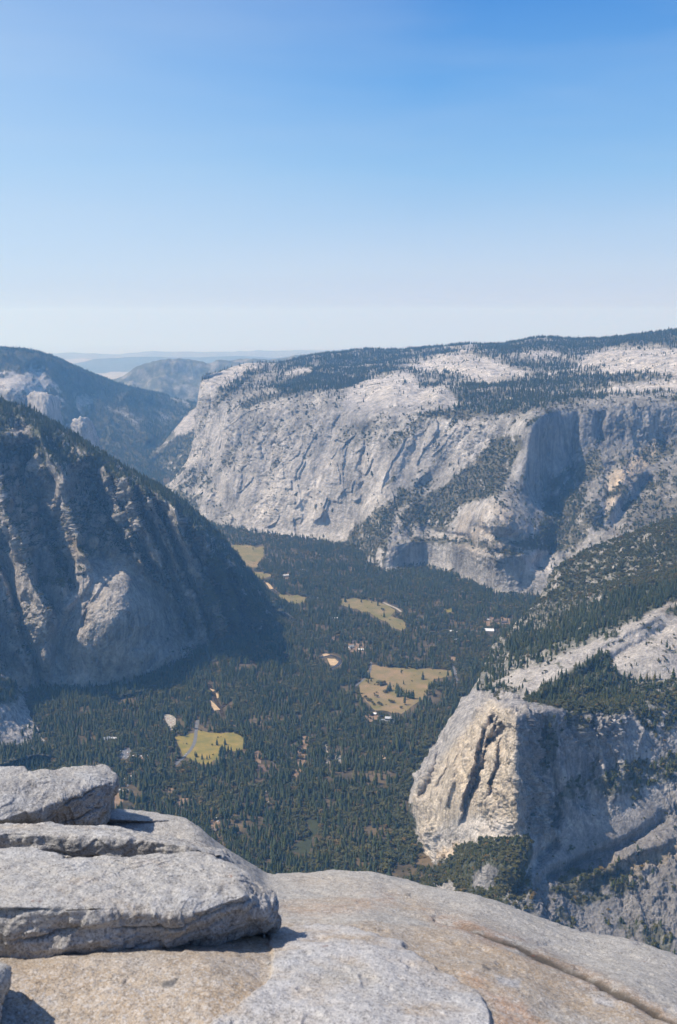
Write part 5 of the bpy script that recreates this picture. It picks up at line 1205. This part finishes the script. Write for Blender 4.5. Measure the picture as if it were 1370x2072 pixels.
for k in range(24): car(335 + (k % 4) * 5.2 + rr.uniform(-.8, .8), 1450 + (k // 4) * 4.2 + rr.uniform(-.6, .6), .5 + rr.uniform(-.2, .2), cl[k % 9], 'parked in the pale lot above the yellow meadow')
for k in range(18): car(245 + (k % 3) * 7 + rr.uniform(-.8, .8), 1516 + (k // 3) * 3.1 + rr.uniform(-.5, .5), 1.2 + rr.uniform(-.2, .2), cl[(k + 3) % 9], 'parked in the shaded grey lot beside the tents')
for (x, y, rz, c_) in [(397.5,1476,1.5,'dark'), (374.5,1530,.9,'white'), (377,1526,.9,'white')]: car(x, y, rz, c_, 'driving on the road across the yellow meadow', .75)
for k in range(6): car(920.5 + (k % 2) * 2.6, 1356 + k * 2.4, 1.7, cl[(k + 1) % 9], 'parked along the road at the corner of the tawny meadow', .75)
for k in range(8): car(980 + k * 6, 1263 + (k % 3), .1, cl[(k + 2) % 9], 'parked between the buildings near the dark cliff', .6)
print('buildings', time.time() - T0)

# ------------------------------------------------------------------ camera, sky, sun, haze
cam = bpy.data.cameras.new('camera'); co = bpy.data.objects.new('camera', cam); COL.objects.link(co)
co.location = (0, 0, EYE); co.rotation_euler = (math.pi / 2 - PITCH, 0, 0)
cam.sensor_fit = 'VERTICAL'; cam.sensor_height = 36; cam.sensor_width = 36; cam.lens = 35; cam.clip_start = .1; cam.clip_end = 200000
cam.dof.use_dof = True; cam.dof.focus_distance = 60; cam.dof.aperture_fstop = 9
SC.camera = co
AZ, EL = math.radians(90), math.radians(55)      # sun to the left of the view, a little ahead
sdir = Vector((-math.sin(AZ) * math.cos(EL), math.cos(AZ) * math.cos(EL), math.sin(EL)))
L = bpy.data.lights.new('sun', 'SUN'); L.energy = 4.0; L.angle = math.radians(.5); L.color = (1, .94, .85)
lo = bpy.data.objects.new('sun', L); COL.objects.link(lo); lo.rotation_euler = sdir.to_track_quat('Z', 'Y').to_euler()
w = bpy.data.worlds.new('World'); SC.world = w; w.use_nodes = True; nt = w.node_tree; nt.nodes.clear()
tc = N_(nt, 'ShaderNodeTexCoord'); sky = N_(nt, 'ShaderNodeTexSky'); sky.sky_type = 'NISHITA'; sky.sun_disc = False
sky.sun_elevation = EL; sky.sun_rotation = -AZ; sky.altitude = 2600; sky.air_density = 1.0; sky.dust_density = .4; sky.ozone_density = 2.0
sep = N_(nt, 'ShaderNodeSeparateXYZ'); nt.links.new(tc.outputs['Generated'], sep.inputs[0])
mx = N_(nt, 'ShaderNodeMath', operation='MAXIMUM'); nt.links.new(sep.outputs[2], mx.inputs[0]); mx.inputs[1].default_value = .004
cmb = N_(nt, 'ShaderNodeCombineXYZ'); nt.links.new(sep.outputs[0], cmb.inputs[0]); nt.links.new(sep.outputs[1], cmb.inputs[1]); nt.links.new(mx.outputs[0], cmb.inputs[2])
nt.links.new(cmb.outputs[0], sky.inputs[0])
# the sky texture graded to the milky summer sky: height above the horizon, paler towards the sun
def srgb(r, g, b_, k=1 / (1.414 * .1)): return tuple((((c / 255 + .055) / 1.055) ** 2.4) * k for c in (r, g, b_))
el_ = N_(nt, 'ShaderNodeMath', operation='MAXIMUM'); nt.links.new(sep.outputs[2], el_.inputs[0]); el_.inputs[1].default_value = 0
steps = [(0, (190, 199, 232)), (.02, (194, 205, 236)), (.047, (193, 212, 241)), (.085, (176, 206, 242)), (.137, (146, 194, 241)), (.21, (106, 170, 236)), (.28, (74, 146, 225)), (.5, (52, 112, 196)), (1.0, (38, 84, 165))]
g_ = None
for (z0, c0), (z1, c1) in zip(steps, steps[1:]):
    f_ = ramp(nt, el_.outputs[0], z0, z1); g_ = mixc(nt, f_, g_ if g_ is not None else srgb(*c0), srgb(*c1))
dt = N_(nt, 'ShaderNodeVectorMath', operation='DOT_PRODUCT'); nt.links.new(tc.outputs['Generated'], dt.inputs[0]); dt.inputs[1].default_value = (-math.sin(AZ), math.cos(AZ), 0)
g_ = mixc(nt, ramp(nt, dt.outputs['Value'], -.08, .65, 0, .8), g_, srgb(205, 230, 255))
nz_ = noise(nt, mapping(nt, tc.outputs['Generated'], (2.2, 2.2, 14)), 1.6, 4, .5)
g_ = mixc(nt, ramp(nt, nz_, .42, .75, 0, .12), g_, srgb(215, 225, 240))
sk = mixc(nt, .88, sky.outputs[0], g_)
bg = N_(nt, 'ShaderNodeBackground', ins={'Strength': .1}); nt.links.new(sk, bg.inputs[0])
wo = N_(nt, 'ShaderNodeOutputWorld'); nt.links.new(bg.outputs[0], wo.inputs[0])

# air
hb = bmesh.new(); bmesh.ops.create_cube(hb, size=1.0)
me = bpy.data.meshes.new('haze'); hb.to_mesh(me); hb.free()
hz = bpy.data.objects.new('haze', me); COL.objects.link(hz)
zt, zb = EYE + 700, FLOOR - 30
hz.scale = (150000, 75000, zt - zb); hz.location = (0, 27500, (zt + zb) / 2); hz['kind'] = 'stuff'; hz['label'] = 'thin blue smoke haze filling the valley air'
m = bpy.data.materials.new('haze'); nt, nd, lk = nodes_of(m)
pv_ = N_(nt, 'ShaderNodeVolumePrincipled', ins={'Color': (.24, .54, 1, 1), 'Absorption Color': (1, 1, 1, 1), 'Density': HAZE_D, 'Anisotropy': .15})
pv_.inputs['Density Attribute'].default_value = ''
o_ = N_(nt, 'ShaderNodeOutputMaterial'); lk.new(pv_.outputs[0], o_.inputs['Volume'])
m.cycles.homogeneous_volume = True
me.materials.append(m)

vs = SC.view_settings; vs.view_transform = 'Standard'; vs.look = 'None'; vs.gamma = 1; vs.exposure = .5
SC.render.engine = 'CYCLES'
cy = SC.cycles; cy.max_bounces = 4; cy.diffuse_bounces = 3; cy.glossy_bounces = 1; cy.transmission_bounces = 1; cy.transparent_max_bounces = 4; cy.volume_bounces = 1
cy.use_denoising = DENOISE; cy.denoiser = 'OPENIMAGEDENOISE'; cy.denoising_prefilter = 'ACCURATE'
SC.render.film_transparent = False
print('script', time.time() - T0)
